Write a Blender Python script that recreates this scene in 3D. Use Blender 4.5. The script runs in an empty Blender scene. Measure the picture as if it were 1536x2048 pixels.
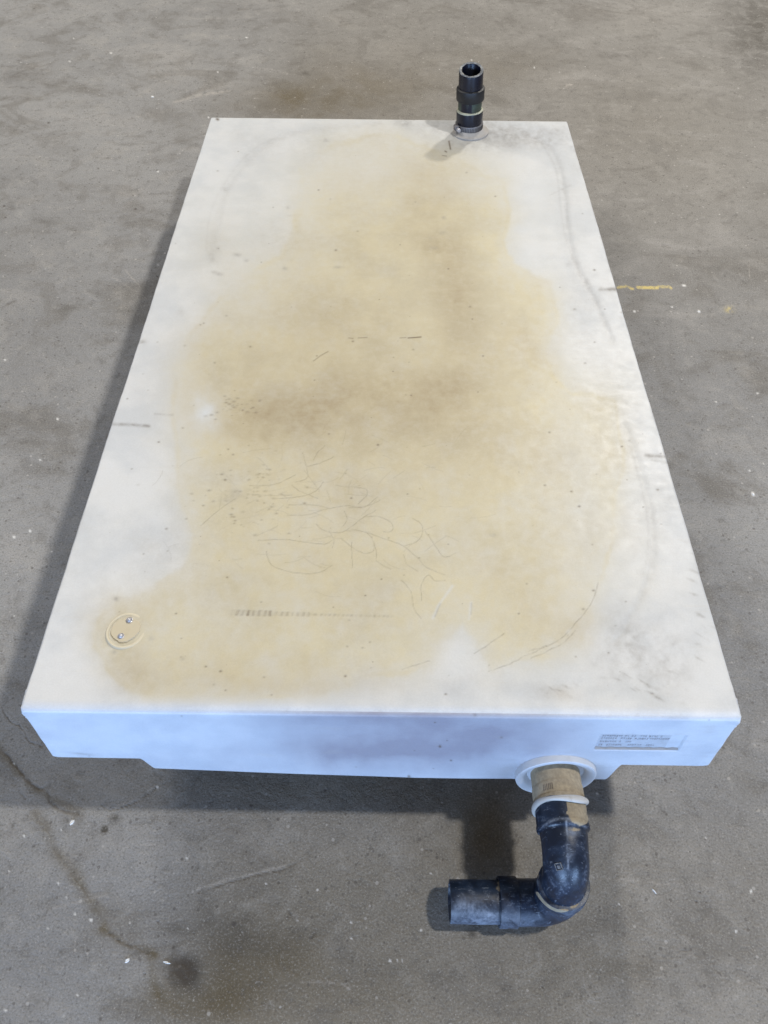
import bpy, bmesh, math, random
import numpy as np
from mathutils import Vector, Matrix

random.seed(7)
S = bpy.context.scene
COL = S.collection

# ------------------------------------------------------------------ frames
# surface frame of the tank: x across the front, y towards the far end, z up from the lid
Rm = np.array([[0.9999266849, 0.0101645057, 0.0065808534],
               [0.0119964078, -0.7576695325, -0.6525281340],
               [-0.0016465138, 0.6525592405, -0.7577359215]])
Tm = np.array([-0.4540078272, 0.2456107918, 1.0357828845])
FPX = 1670.0
W, L = 0.90, 1.644
TILT = math.atan(0.08)
ca, sa = math.cos(TILT), math.sin(TILT)
M = np.array([[1, 0, 0], [0, ca, sa], [0, -sa, ca]])
P0 = np.array([0.45, 0.0, -0.335])


def chart(P):
    """flat survey chart of a surface (N,3 in the tank frame) used to lay out stains and marks"""
    c = P @ Rm.T + Tm
    return FPX * c[:, 0] / c[:, 2] + 768, FPX * c[:, 1] / c[:, 2] + 1024


# ------------------------------------------------------------------ camera
Cw = M @ ((-Rm.T @ Tm) - P0)
Rw = Rm @ M.T
cd = bpy.data.cameras.new('camera')
cam = bpy.data.objects.new('camera', cd)
COL.objects.link(cam)
rot = Matrix([list(Rw[0]), list(-Rw[1]), list(-Rw[2])]).transposed()
mw = rot.to_4x4()
mw.translation = Vector(Cw)
cam.matrix_world = mw
cd.sensor_fit = 'VERTICAL'
cd.sensor_height = 24.0
cd.lens = FPX / 2048 * 24.0
cd.clip_start = 0.02
cd.clip_end = 100
S.camera = cam

# ------------------------------------------------------------------ world and lamps
wd = bpy.data.worlds.new('World')
S.world = wd
wd.use_nodes = True
bg = wd.node_tree.nodes['Background']
bg.inputs[0].default_value = (1.0, 0.91, 0.80, 1)
bg.inputs[1].default_value = 0.21


def area(name, loc, target, sx, sy, power, colr, spread=180):
    l = bpy.data.lights.new(name, 'AREA')
    l.shape = 'RECTANGLE'
    l.size, l.size_y = sx, sy
    l.energy = power
    l.color = colr
    l.spread = math.radians(spread)
    o = bpy.data.objects.new(name, l)
    COL.objects.link(o)
    o.location = loc
    o.rotation_euler = (Vector(target) - Vector(loc)).to_track_quat('-Z', 'Y').to_euler()
    return o


area('added_fill_light', (2.65, 0.26, 5.4), (0.1, 0.9, 0), 0.28, 0.28, 192, (1.0, 0.975, 0.935))
area('added_fill_light', (2.95, 6.70, 5.2), (0.3, 1.6, 0), 0.42, 0.42, 300, (1.0, 0.955, 0.89))
area('added_fill_light', (-3.0, 3.6, 4.2), (-0.3, 1.2, 0), 1.4, 1.2, 125, (1.0, 0.98, 0.95))  # added fill to brighten the left side, not a known lamp
area('door_daylight', (-1.6, -4.6, 0.78), (-0.1, 0.2, 0.2), 2.2, 1.1, 250, (0.37, 0.59, 1.0))
area('door_daylight', (2.6, -4.4, 0.78), (0.3, 0.2, 0.2), 1.6, 1.1, 165, (0.37, 0.59, 1.0))

S.render.engine = 'CYCLES'
S.view_settings.view_transform = 'Standard'
S.view_settings.look = 'None'
S.view_settings.gamma = 1
S.view_settings.use_curve_mapping = False
S.view_settings.exposure = 0.0


# ------------------------------------------------------------------ numpy noise
def hash2(ix, iy, seed):
    n = (ix.astype(np.int64) * 374761393 + iy.astype(np.int64) * 668265263 + seed * 974634777) & 0x7fffffff
    n = ((n ^ (n >> 13)) * 1274126177) & 0x7fffffff
    n = (n ^ (n >> 16)) & 0x7fffffff
    return n.astype(np.float64) / 0x7fffffff


def vnoise(x, y, seed=0):
    ix, iy = np.floor(x), np.floor(y)
    fx, fy = x - ix, y - iy
    fx, fy = fx * fx * (3 - 2 * fx), fy * fy * (3 - 2 * fy)
    a, b = hash2(ix, iy, seed), hash2(ix + 1, iy, seed)
    c, d = hash2(ix, iy + 1, seed), hash2(ix + 1, iy + 1, seed)
    return (a * (1 - fx) + b * fx) * (1 - fy) + (c * (1 - fx) + d * fx) * fy


def fbm(x, y, sc, octv=4, seed=0):
    v, amp, tot = 0, 1.0, 0
    for o in range(octv):
        v = v + amp * vnoise(x / sc + 17.3 * o, y / sc - 9.1 * o, seed + o)
        tot += amp
        amp *= 0.55
        sc *= 0.5
    return v / tot * 2 - 1


def sstep(a, b, x):
    t = np.clip((x - a) / (b - a), 0, 1)
    return t * t * (3 - 2 * t)


def blob(X, Y, cx, cy, rx, ry, ang=0, hard=0.0):
    c, s = math.cos(math.radians(ang)), math.sin(math.radians(ang))
    R_ = 2.4 * max(rx, ry)
    if R_ < 420 and len(X) > 5000:
        m = np.where((X > cx - R_) & (X < cx + R_))[0]
        m = m[(Y[m] > cy - R_) & (Y[m] < cy + R_)]
        out = np.zeros(X.shape)
        if len(m):
            x_, y_ = X[m], Y[m]
            d = np.sqrt((((x_ - cx) * c + (y_ - cy) * s) / rx) ** 2 + ((-(x_ - cx) * s + (y_ - cy) * c) / ry) ** 2)
            out[m] = (1 - sstep(1 - (1 - hard), 1.0 + (1 - hard) * 0.6, d)) if hard > 0 else np.maximum(np.exp(-d * d * 1.2) - 0.001, 0)
        return out
    dx, dy = X - cx, Y - cy
    d = np.sqrt(((dx * c + dy * s) / rx) ** 2 + ((-dx * s + dy * c) / ry) ** 2)
    if hard > 0:
        return 1 - sstep(1 - (1 - hard), 1.0 + (1 - hard) * 0.6, d)
    return np.exp(-d * d * 1.2)


def polydist(X, Y, pts, pad):
    """distance to a polyline, only near it"""
    out = np.full(X.shape, 1e3)
    xs = [p[0] for p in pts]
    ys = [p[1] for p in pts]
    m = np.where((X > min(xs) - pad) & (X < max(xs) + pad))[0]
    m = m[(Y[m] > min(ys) - pad) & (Y[m] < max(ys) + pad)]
    x, y = X[m], Y[m]
    d = np.full(x.shape, 1e3)
    for (x0, y0), (x1, y1) in zip(pts[:-1], pts[1:]):
        vx, vy = x1 - x0, y1 - y0
        t = np.clip(((x - x0) * vx + (y - y0) * vy) / (vx * vx + vy * vy + 1e-9), 0, 1)
        d = np.minimum(d, np.hypot(x - x0 - t * vx, y - y0 - t * vy))
    out[m] = d
    return out


def smooth(pts, n=5):
    r = []
    P = [pts[0]] + list(pts) + [pts[-1]]
    for i in range(1, len(P) - 2):
        a, b, c, d = [np.array(P[j], float) for j in (i - 1, i, i + 1, i + 2)]
        for k in range(n):
            t = k / n
            r.append(0.5 * ((2 * b) + (-a + c) * t + (2 * a - 5 * b + 4 * c - d) * t * t + (-a + 3 * b - 3 * c + d) * t ** 3))
    r.append(np.array(P[-2], float))
    return r


def near(X, Y, cx, cy, r):
    m = np.where((X > cx - r) & (X < cx + r))[0]
    return m[(Y[m] > cy - r) & (Y[m] < cy + r)]


def wobdist(X, Y, pts, pad, ax_, sx_, ay_, sy_, seed):
    """polydist with a small hand wobble, evaluated only near the stroke"""
    out = np.full(X.shape, 1e3)
    xs = [p[0] for p in pts]
    ys = [p[1] for p in pts]
    q = pad + 5
    m = np.where((X > min(xs) - q) & (X < max(xs) + q))[0]
    m = m[(Y[m] > min(ys) - q) & (Y[m] < max(ys) + q)]
    if len(m):
        x, y = X[m], Y[m]
        out[m] = polydist(x + ax_ * fbm(x, y, sx_, 3, seed), y + ay_ * fbm(x, y, sy_, 3, seed + 20), pts, pad)
    return out


def polymask(X, Y, pts, soft):
    """inside mask with a soft rim"""
    inside = np.zeros(X.shape, bool)
    n = len(pts)
    for i in range(n):
        x0, y0 = pts[i]
        x1, y1 = pts[(i + 1) % n]
        c = ((y0 > Y) != (y1 > Y)) & (X < (x1 - x0) * (Y - y0) / (y1 - y0 + 1e-12) + x0)
        inside ^= c
    d = polydist(X, Y, list(pts) + [pts[0]], soft * 4)
    sd = np.where(inside, d, -d)
    return sstep(-soft, soft, sd)


# ------------------------------------------------------------------ mesh helpers
def link(name, me, parent=None, mats=()):
    o = bpy.data.objects.new(name, me)
    COL.objects.link(o)
    for m in mats:
        me.materials.append(m)
    if parent is not None:
        o.parent = parent
    return o


def mesh_np(name, verts, quads, smooth_shade=True):
    me = bpy.data.meshes.new(name)
    me.vertices.add(len(verts))
    me.vertices.foreach_set('co', verts.astype(np.float32).ravel())
    nq = len(quads)
    me.loops.add(nq * 4)
    me.loops.foreach_set('vertex_index', quads.astype(np.int32).ravel())
    me.polygons.add(nq)
    me.polygons.foreach_set('loop_start', np.arange(0, nq * 4, 4, dtype=np.int32))
    me.polygons.foreach_set('use_smooth', np.full(nq, smooth_shade))
    me.update(calc_edges=True)
    return me


def set_attr(me, name, chans):
    a = me.attributes.new(name, 'FLOAT_COLOR', 'POINT')
    n = len(me.vertices)
    d = np.zeros((n, 4), np.float32)
    for i, c in enumerate(chans):
        d[:, i] = c
    a.data.foreach_set('color', d.ravel())


def grid_faces(nu, nv):
    i = np.arange(nu * nv).reshape(nu, nv)
    return np.stack([i[:-1, :-1].ravel(), i[1:, :-1].ravel(), i[1:, 1:].ravel(), i[:-1, 1:].ravel()], 1)


# ------------------------------------------------------------------ material helpers
class NT:
    def __init__(self, name):
        self.m = bpy.data.materials.new(name)
        self.m.use_nodes = True
        self.t = self.m.node_tree
        self.b = self.t.nodes['Principled BSDF']
        self.tc = self.t.nodes.new('ShaderNodeTexCoord').outputs['Object']

    def n(self, kind, **kw):
        nd = self.t.nodes.new(kind)
        for k, v in kw.items():
            setattr(nd, k, v)
        return nd

    def lk(self, a, b):
        self.t.links.new(a, b)

    def noise(self, scale, detail=4, rough=0.55, vec=None, dist=0.0):
        nd = self.n('ShaderNodeTexNoise')
        nd.inputs['Scale'].default_value = scale
        nd.inputs['Detail'].default_value = detail
        nd.inputs['Roughness'].default_value = rough
        nd.inputs['Distortion'].default_value = dist
        self.lk(vec or self.tc, nd.inputs['Vector'])
        return nd.outputs['Fac']

    def stretch(self, s, r=(0, 0, 0)):
        nd = self.n('ShaderNodeMapping')
        nd.inputs['Scale'].default_value = s
        nd.inputs['Rotation'].default_value = r
        self.lk(self.tc, nd.inputs['Vector'])
        return nd.outputs['Vector']

    def ramp(self, fac, a, b, v0=0.0, v1=1.0):
        nd = self.n('ShaderNodeMapRange')
        nd.interpolation_type = 'SMOOTHSTEP'
        for i, v in zip((1, 2, 3, 4), (a, b, v0, v1)):
            nd.inputs[i].default_value = v
        self.lk(fac, nd.inputs[0])
        return nd.outputs[0]

    def math(self, op, a, b=None, clamp=False):
        nd = self.n('ShaderNodeMath', operation=op)
        nd.use_clamp = clamp
        for i, v in enumerate((a, b)):
            if v is None:
                continue
            if isinstance(v, (int, float)):
                nd.inputs[i].default_value = v
            else:
                self.lk(v, nd.inputs[i])
        return nd.outputs[0]

    def mix(self, fac, a, b, mode='MIX'):
        nd = self.n('ShaderNodeMix', data_type='RGBA', blend_type=mode)
        for i, v in ((0, fac), (6, a), (7, b)):
            if isinstance(v, tuple):
                nd.inputs[i].default_value = (*v, 1)
            elif isinstance(v, (int, float)):
                nd.inputs[i].default_value = v
            else:
                self.lk(v, nd.inputs[i])
        return nd.outputs[2]

    def attr(self, name):
        nd = self.n('ShaderNodeAttribute')
        nd.attribute_name = name
        sp = self.n('ShaderNodeSeparateColor')
        self.lk(nd.outputs['Color'], sp.inputs[0])
        return sp.outputs[0], sp.outputs[1], sp.outputs[2], nd.outputs['Alpha']

    def bump(self, h, dist, strength=1.0, nrm=None):
        nd = self.n('ShaderNodeBump')
        nd.inputs['Strength'].default_value = strength
        nd.inputs['Distance'].default_value = dist
        self.lk(h, nd.inputs['Height'])
        if nrm is not None:
            self.lk(nrm, nd.inputs['Normal'])
        return nd.outputs[0]

    def speck(self, scale, lo, hi, vec=None):
        """sparse round specks: voronoi cells with small distance and a lucky cell value"""
        nd = self.n('ShaderNodeTexVoronoi')
        nd.inputs['Scale'].default_value = scale
        nd.inputs['Randomness'].default_value = 1
        self.lk(vec or self.tc, nd.inputs['Vector'])
        sp = self.n('ShaderNodeSeparateColor')
        self.lk(nd.outputs['Color'], sp.inputs[0])
        size = self.ramp(sp.outputs[0], hi, 1.0, 0.02, lo)
        d = self.math('SUBTRACT', size, nd.outputs['Distance'])
        d = self.math('MULTIPLY', d, 12.0, True)
        gate = self.math('GREATER_THAN', sp.outputs[0], hi)
        return self.math('MULTIPLY', d, gate)


# ------------------------------------------------------------------ materials
def mat_tank():
    k = NT('aged_white_polyethylene')
    yel, brn, gry, drk = k.attr('stain')
    cln, dim, _, _ = k.attr('dirt_shade')
    n1 = k.noise(9, 6, 0.6)
    n2 = k.noise(60, 5, 0.65)
    n3 = k.noise(430, 4, 0.7)
    col = k.mix(k.ramp(n1, 0.38, 0.62), (0.520, 0.550, 0.590), (0.600, 0.622, 0.650))
    y = k.math('MULTIPLY', yel, k.ramp(n2, 0.2, 0.7, 0.86, 1.08), True)
    yc = k.mix(k.ramp(n1, 0.4, 0.62), (0.555, 0.512, 0.372), (0.505, 0.466, 0.345))
    col = k.mix(y, col, yc)
    b = k.math('MULTIPLY', brn, k.ramp(n2, 0.25, 0.7, 0.8, 1.1), True)
    col = k.mix(b, col, (0.340, 0.280, 0.180))
    g = k.math('MULTIPLY', gry, k.ramp(n2, 0.3, 0.66, 0.55, 1.15), True)
    col = k.mix(g, col, (0.235, 0.225, 0.215))
    col = k.mix(cln, col, (0.56, 0.585, 0.61))
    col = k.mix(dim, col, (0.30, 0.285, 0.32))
    # scattered tiny pits and grime specks
    sp = k.speck(90, 0.16, 0.93)
    col = k.mix(k.math('MULTIPLY', sp, 0.45), col, (0.20, 0.16, 0.11))
    sp2 = k.speck(230, 0.22, 0.88)
    col = k.mix(k.math('MULTIPLY', sp2, k.math('MULTIPLY', yel, 0.30)), col, (0.36, 0.30, 0.20))
    # hair scratches
    sc = k.noise(26, 2, 0.5, k.stretch((0.5, 14, 1), (0, 0, 0.5)))
    col = k.mix(k.math('MULTIPLY', k.ramp(sc, 0.66, 0.72), 0.10), col, (0.50, 0.45, 0.36))
    col = k.mix(n3, col, (0.5, 0.49, 0.47), 'MIX') if False else col
    fine = k.ramp(n3, 0.25, 0.75, 0.955, 1.035)
    cm = k.n('ShaderNodeVectorMath', operation='SCALE')
    k.lk(col, cm.inputs[0])
    k.lk(fine, cm.inputs['Scale'])
    col = cm.outputs[0]
    col = k.mix(drk, col, (0.115, 0.085, 0.055))
    k.lk(col, k.b.inputs['Base Color'])
    k.lk(k.ramp(n2, 0.2, 0.8, 0.38, 0.56), k.b.inputs['Roughness'])
    k.b.inputs['Specular IOR Level'].default_value = 0.35
    k.b.inputs['Subsurface Weight'].default_value = 0.22
    k.b.inputs['Subsurface Radius'].default_value = (0.010, 0.009, 0.008)
    k.b.inputs['Subsurface Scale'].default_value = 0.6
    h = k.math('ADD', k.math('MULTIPLY', n2, 0.6), k.math('MULTIPLY', n3, 0.08))
    h = k.math('SUBTRACT', h, k.math('MULTIPLY', drk, 1.6))
    k.lk(k.bump(h, 0.0010, 0.45), k.b.inputs['Normal'])
    return k.m


def mat_floor():
    k = NT('worn_concrete')
    drk, brn, lgt, yel = k.attr('stain')
    wht, crk, hue, _ = k.attr('dirt_shade')
    big = k.noise(1.3, 5, 0.6, dist=0.3)
    mid = k.noise(7, 6, 0.65, dist=0.4)
    sml = k.noise(45, 6, 0.7)
    fin = k.noise(320, 6, 0.75)
    streak = k.noise(5, 7, 0.62, k.stretch((0.75, 1.25, 1), (0, 0, -0.5)), 0.9)
    m2 = k.noise(19, 6, 0.68, dist=0.8)
    col = k.mix(k.ramp(big, 0.38, 0.62), (0.222, 0.221, 0.219), (0.272, 0.270, 0.265))
    col = k.mix(hue, col, (0.205, 0.182, 0.143))
    col = k.mix(k.ramp(streak, 0.48, 0.32, 0, 0.58), col, (0.140, 0.128, 0.110))
    col = k.mix(k.ramp(streak, 0.52, 0.70, 0, 0.46), col, (0.335, 0.320, 0.300))
    col = k.mix(k.ramp(mid, 0.48, 0.34, 0, 0.48), col, (0.135, 0.125, 0.110))
    col = k.mix(k.ramp(mid, 0.54, 0.70, 0, 0.36), col, (0.350, 0.332, 0.302))
    col = k.mix(k.ramp(m2, 0.46, 0.33, 0, 0.34), col, (0.125, 0.116, 0.103))
    col = k.mix(k.ramp(m2, 0.55, 0.68, 0, 0.24), col, (0.360, 0.345, 0.315))
    b = k.math('MULTIPLY', brn, k.ramp(mid, 0.35, 0.6, 0.7, 1.15), True)
    col = k.mix(b, col, (0.105, 0.080, 0.040))
    l = k.math('MULTIPLY', lgt, k.ramp(sml, 0.36, 0.58, 0.35, 1.15), True)
    col = k.mix(l, col, (0.40, 0.37, 0.33))
    d = k.math('MULTIPLY', drk, k.ramp(m2, 0.62, 0.42, 0.45, 1.15), True)
    col = k.mix(d, col, (0.070, 0.062, 0.050))
    col = k.mix(k.ramp(sml, 0.46, 0.32, 0, 0.42), col, (0.098, 0.091, 0.082))
    col = k.mix(k.ramp(sml, 0.56, 0.70, 0, 0.30), col, (0.400, 0.382, 0.350))
    col = k.mix(k.ramp(fin, 0.48, 0.38, 0, 0.52), col, (0.09, 0.083, 0.075))
    col = k.mix(k.ramp(fin, 0.53, 0.63, 0, 0.40), col, (0.42, 0.405, 0.38))
    # aggregate: dark grit, pale grit, bright chips
    col = k.mix(k.math('MULTIPLY', k.speck(115, 0.34, 0.80), 0.55), col, (0.085, 0.075, 0.066))
    col = k.mix(k.math('MULTIPLY', k.speck(83, 0.26, 0.86, k.stretch((1, 1, 1), (0, 0, 1.1))), 0.55), col, (0.44, 0.42, 0.39))
    col = k.mix(k.math('MULTIPLY', k.speck(31, 0.15, 0.88, k.stretch((1, 1, 1), (0, 0, 2.0))), 0.75), col, (0.065, 0.055, 0.048))
    col = k.mix(k.math('MULTIPLY', k.speck(47, 0.13, 0.965, k.stretch((1, 1, 1), (0, 0, 0.7))), 0.8), col, (0.66, 0.64, 0.60))
    col = k.mix(k.math('MULTIPLY', k.speck(13, 0.12, 0.86, k.stretch((1, 0.8, 1), (0, 0, 0.4))), 0.55), col, (0.10, 0.082, 0.07))
    col = k.mix(k.math('MULTIPLY', k.speck(190, 0.30, 0.62), 0.42), col, (0.075, 0.068, 0.060))
    col = k.mix(k.math('MULTIPLY', k.speck(240, 0.28, 0.72, k.stretch((1, 1, 1), (0, 0, 0.8))), 0.40), col, (0.46, 0.44, 0.41))
    col = k.mix(k.math('MULTIPLY', k.speck(60, 0.20, 0.72, k.stretch((1, 1, 1), (0, 0, 2.6))), 0.5), col, (0.10, 0.09, 0.08))
    yy = k.math('MULTIPLY', yel, k.ramp(fin, 0.36, 0.5, 0.1, 1.1), True)
    col = k.mix(yy, col, (0.62, 0.50, 0.19))
    col = k.mix(wht, col, (0.72, 0.71, 0.68))
    col = k.mix(crk, col, (0.06, 0.048, 0.036))
    k.lk(col, k.b.inputs['Base Color'])
    k.lk(k.ramp(mid, 0.25, 0.75, 0.58, 0.84), k.b.inputs['Roughness'])
    k.b.inputs['Specular IOR Level'].default_value = 0.35
    h = k.math('ADD', k.math('MULTIPLY', sml, 0.9), k.math('MULTIPLY', fin, 0.35))
    h = k.math('ADD', h, m2)
    h = k.math('SUBTRACT', h, k.math('MULTIPLY', crk, 0.8))
    k.lk(k.bump(h, 0.0030, 0.6), k.b.inputs['Normal'])
    return k.m


def mat_plastic(name, base, dusty, dust_amt, rough=0.32, scale=30, tan=None, tan_amt=0.0):
    k = NT(name)
    n1 = k.noise(scale, 6, 0.68, dist=0.6)
    n2 = k.noise(scale * 5, 4, 0.65)
    sc = k.noise(60, 3, 0.6, k.stretch((1, 6, 1), (0.3, 0.6, 0.9)))
    col = k.mix(k.ramp(n1, 0.35, 0.6, 0, 0.6), base, tuple((min(1, c * 1.8 + 0.001) if max(base) < 0.2 else c * 1.08) for c in base))
    d = k.math('MULTIPLY', k.ramp(n1, 0.58 - 0.12 * dust_amt, 0.74), k.ramp(n2, 0.35, 0.62, 0.25, 1.0))
    col = k.mix(k.math('MULTIPLY', d, dust_amt), col, dusty)
    if tan:
        n4 = k.noise(22, 5, 0.7, k.stretch((1, 1, 1), (0.5, 1.2, 2)), 0.8)
        col = k.mix(k.math('MULTIPLY', k.ramp(n4, 0.52, 0.60), tan_amt), col, tan)
    col = k.mix(k.math('MULTIPLY', k.ramp(sc, 0.63, 0.70), 0.35 * dust_amt), col, dusty)
    col = k.mix(k.math('MULTIPLY', k.speck(420, 0.3, 0.86), 0.5 * dust_amt), col, dusty)
    k.lk(col, k.b.inputs['Base Color'])
    k.lk(k.math('ADD', k.ramp(n1, 0.3, 0.7, rough, rough + 0.22), k.math('MULTIPLY', d, 0.3)), k.b.inputs['Roughness'])
    k.b.inputs['Specular IOR Level'].default_value = 0.5
    k.lk(k.bump(k.math('ADD', n1, k.math('MULTIPLY', n2, 0.4)), 0.0012, 0.35), k.b.inputs['Normal'])
    return k.m


def mat_attr_pipe(name, base, dusty, tan):
    """pipe plastic whose coating follows the painted-on 'coat' attribute: r pale chalk, g tan mud, b bare"""
    k = NT(name)
    r, g, b, a = k.attr('coat')
    n1 = k.noise(38, 6, 0.7, dist=0.7)
    n2 = k.noise(210, 4, 0.65)
    col = k.mix(k.ramp(n1, 0.38, 0.62, 0, 0.55), base, tuple(c * 1.8 + q for c, q in zip(base, (0.004, 0.010, 0.022))))
    ch = k.math('MULTIPLY', r, k.ramp(n1, 0.36, 0.60, 0.35, 1.15), True)
    ch = k.math('MULTIPLY', ch, k.ramp(n2, 0.3, 0.6, 0.45, 1.0))
    amb = k.math('MULTIPLY', k.ramp(n1, 0.50, 0.66), 0.34)
    amb = k.math('MULTIPLY', amb, k.ramp(n2, 0.46, 0.58))
    ch = k.math('MAXIMUM', ch, amb)
    hs = k.noise(75, 3, 0.6, k.stretch((1, 5, 0.6), (0.4, 0.5, 0.9)))
    ch = k.math('MAXIMUM', ch, k.math('MULTIPLY', k.ramp(hs, 0.62, 0.66), 0.40))
    col = k.mix(ch, col, dusty)
    col = k.mix(k.math('MULTIPLY', k.speck(380, 0.32, 0.84), 0.5), col, dusty)
    tt = k.ramp(k.math('ADD', g, k.math('MULTIPLY', k.math('SUBTRACT', n1, 0.5), 0.9)), 0.42, 0.56)
    tc = k.mix(k.ramp(k.math('ADD', k.math('MULTIPLY', n1, .6), k.math('MULTIPLY', n2, .4)), .4, .62), tuple(c * 0.80 for c in tan), tuple(c * 1.15 for c in tan))
    col = k.mix(tt, col, tc)
    k.lk(col, k.b.inputs['Base Color'])
    ro = k.math('ADD', k.ramp(n1, 0.3, 0.7, 0.30, 0.48), k.math('MULTIPLY', k.math('MAXIMUM', ch, tt), 0.4), True)
    k.lk(ro, k.b.inputs['Roughness'])
    k.lk(k.bump(k.math('ADD', n1, k.math('MULTIPLY', n2, 0.5)), 0.0012, 0.35), k.b.inputs['Normal'])
    return k.m


NAVY = (0.0060, 0.0115, 0.024)
M_TANK = mat_tank()
M_FLOOR = mat_floor()
M_PIPE = mat_attr_pipe('dusty_black_pvc', NAVY, (0.22, 0.25, 0.30), (0.33, 0.27, 0.18))
M_TUBE = mat_attr_pipe('mud_coated_pvc', (0.33, 0.28, 0.20), (0.42, 0.37, 0.29), (0.375, 0.305, 0.205))
M_RING = mat_plastic('dusty_white_silicone', (0.50, 0.48, 0.44), (0.35, 0.31, 0.26), 0.5, 0.5)
M_FLANGE = mat_plastic('white_polyethylene', (0.53, 0.545, 0.565), (0.36, 0.35, 0.34), 0.35, 0.45)
M_DUSTY = mat_plastic('dust_caked_polyethylene', (0.36, 0.345, 0.325), (0.25, 0.235, 0.215), 0.9, 0.6)
M_BLACK = mat_plastic('glossy_black_pvc', (0.0010, 0.0024, 0.009), (0.05, 0.06, 0.09), 0.05, 0.20)
M_BLACK.node_tree.nodes['Bump'].inputs['Strength'].default_value = 0.08
M_BLACK.node_tree.nodes['Principled BSDF'].inputs['Specular IOR Level'].default_value = 0.42
M_BAND = mat_plastic('matt_black_rubber', (0.004, 0.0045, 0.006), (0.04, 0.04, 0.04), 0.2, 0.42)
M_GREEN = mat_plastic('green_film_on_black_pipe', (0.022, 0.032, 0.022), (0.16, 0.19, 0.14), 0.9, 0.4, 40)
M_CREAM = mat_plastic('cream_sealant', (0.40, 0.40, 0.30), (0.2, 0.2, 0.16), 0.5, 0.6)
M_STEEL = mat_plastic('dusty_steel_band', (0.15, 0.145, 0.15), (0.27, 0.25, 0.24), 1.0, 0.42)
M_STEEL.node_tree.nodes['Principled BSDF'].inputs['Metallic'].default_value = 0.35
M_SCREW = mat_plastic('worn_zinc', (0.52, 0.52, 0.55), (0.3, 0.28, 0.26), 0.4, 0.3)
M_SCREW.node_tree.nodes['Principled BSDF'].inputs['Metallic'].default_value = 0.7
M_INNER = mat_plastic('grimy_pipe_bore', (0.045, 0.038, 0.030), (0.16, 0.13, 0.10), 0.6, 0.6)
M_LETTER = mat_plastic('dirt_filled_lettering', (0.41, 0.40, 0.41), (0.47, 0.46, 0.46), 0.5, 0.7)
M_DIRT = mat_plastic('packed_dirt', (0.34, 0.30, 0.27), (0.22, 0.19, 0.16), 0.6, 0.8)
M_PATCH = mat_plastic('tan_coated_plastic', (0.50, 0.45, 0.335), (0.41, 0.36, 0.26), 0.55, 0.5)
M_CHIP = mat_plastic('white_chip', (0.74, 0.73, 0.70), (0.45, 0.43, 0.40), 0.5, 0.7, 80)

# ------------------------------------------------------------------ marks on the tank
Z6 = lambda pts: [(380 + x / 2.743, 760 + y / 2.743) for x, y in pts]
ROOTS = [Z6(p) for p in (
    [(530, 740), (640, 740), (760, 705), (870, 690), (950, 700), (1030, 640)],
    [(540, 685), (680, 685), (760, 703)], [(870, 700), (960, 695), (1040, 660)],
    [(690, 790), (750, 832), (830, 835), (890, 800), (950, 755), (1020, 715)],
    [(890, 820), (960, 835), (1060, 870), (1170, 910), (1230, 960), (1300, 1030), (1400, 1070)],
    [(950, 752), (1030, 748), (1100, 780), (1115, 815), (1090, 835), (1060, 833)],
    [(370, 880), (520, 875), (640, 890), (740, 900), (780, 880)],
    [(830, 870), (890, 920), (960, 950), (1010, 930), (1000, 870), (960, 835)],
    [(885, 890), (885, 960), (895, 1030)], [(1000, 860), (1020, 930), (1020, 980)],
    [(420, 940), (440, 1010), (500, 1040), (600, 1060), (700, 1058), (780, 1020)],
    [(330, 580), (450, 575), (530, 545), (580, 520)], [(560, 575), (600, 610), (700, 650)],
    [(580, 560), (640, 540), (640, 480), (620, 400)], [(640, 475), (720, 455), (790, 420)],
    [(680, 440), (700, 400), (740, 360)], [(820, 545), (860, 490)],
    [(970, 630), (965, 600), (900, 590)], [(920, 680), (970, 630)],
    [(1290, 830), (1340, 900), (1390, 970), (1460, 950)], [(1275, 835), (1270, 790), (1220, 760)],
    [(1270, 1210), (1270, 1120), (1310, 1070), (1340, 1100), (1400, 1100)],
    [(1160, 1100), (1210, 1160), (1230, 1260), (1270, 1310)],
    [(1170, 960), (1190, 1010), (1250, 1050)], [(60, 800), (150, 720), (250, 650)],
    [(340, 630), (450, 635), (560, 630)], [(760, 830), (790, 880), (780, 920)],
    [(1170, 910), (1240, 890), (1270, 850), (1275, 830)], [(840, 800), (860, 770), (850, 720)],
    [(1020, 990), (1060, 1020), (1100, 1040)], [(470, 650), (600, 640), (690, 610), (730, 560)])]
ARC = [[(1196, 1165), (1181, 1209), (1141, 1258), (1110, 1285), (1057, 1309), (1012, 1331), (977, 1344)],
       [(1150, 1262), (1120, 1290), (1062, 1316)], [(948, 1307), (975, 1290), (1008, 1267)],
       [(1100, 1290), (1058, 1302)], [(805, 1338), (830, 1330), (860, 1322)]]
YPOLY = [(600, 345), (640, 310), (700, 285), (780, 272), (850, 290), (930, 330), (1000, 365), (1012, 420), (1000, 470), (1030, 525),
         (1100, 560), (1112, 640), (1085, 700), (1100, 750), (1135, 790), (1235, 800), (1255, 900), (1232, 1000), (1222, 1080),
         (1205, 1140), (1190, 1200), (1180, 1240), (1160, 1290), (1100, 1310), (1040, 1320), (985, 1345), (950, 1290), (925, 1245),
         (880, 1285), (850, 1330), (760, 1352), (700, 1370), (600, 1392), (480, 1404), (380, 1412), (290, 1402), (215, 1350),
         (180, 1290), (190, 1235), (240, 1195), (300, 1175), (360, 1135), (388, 1070), (370, 1000), (352, 920), (340, 830),
         (352, 740), (385, 670), (440, 600), (500, 545), (560, 515), (585, 470), (598, 410)]


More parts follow.
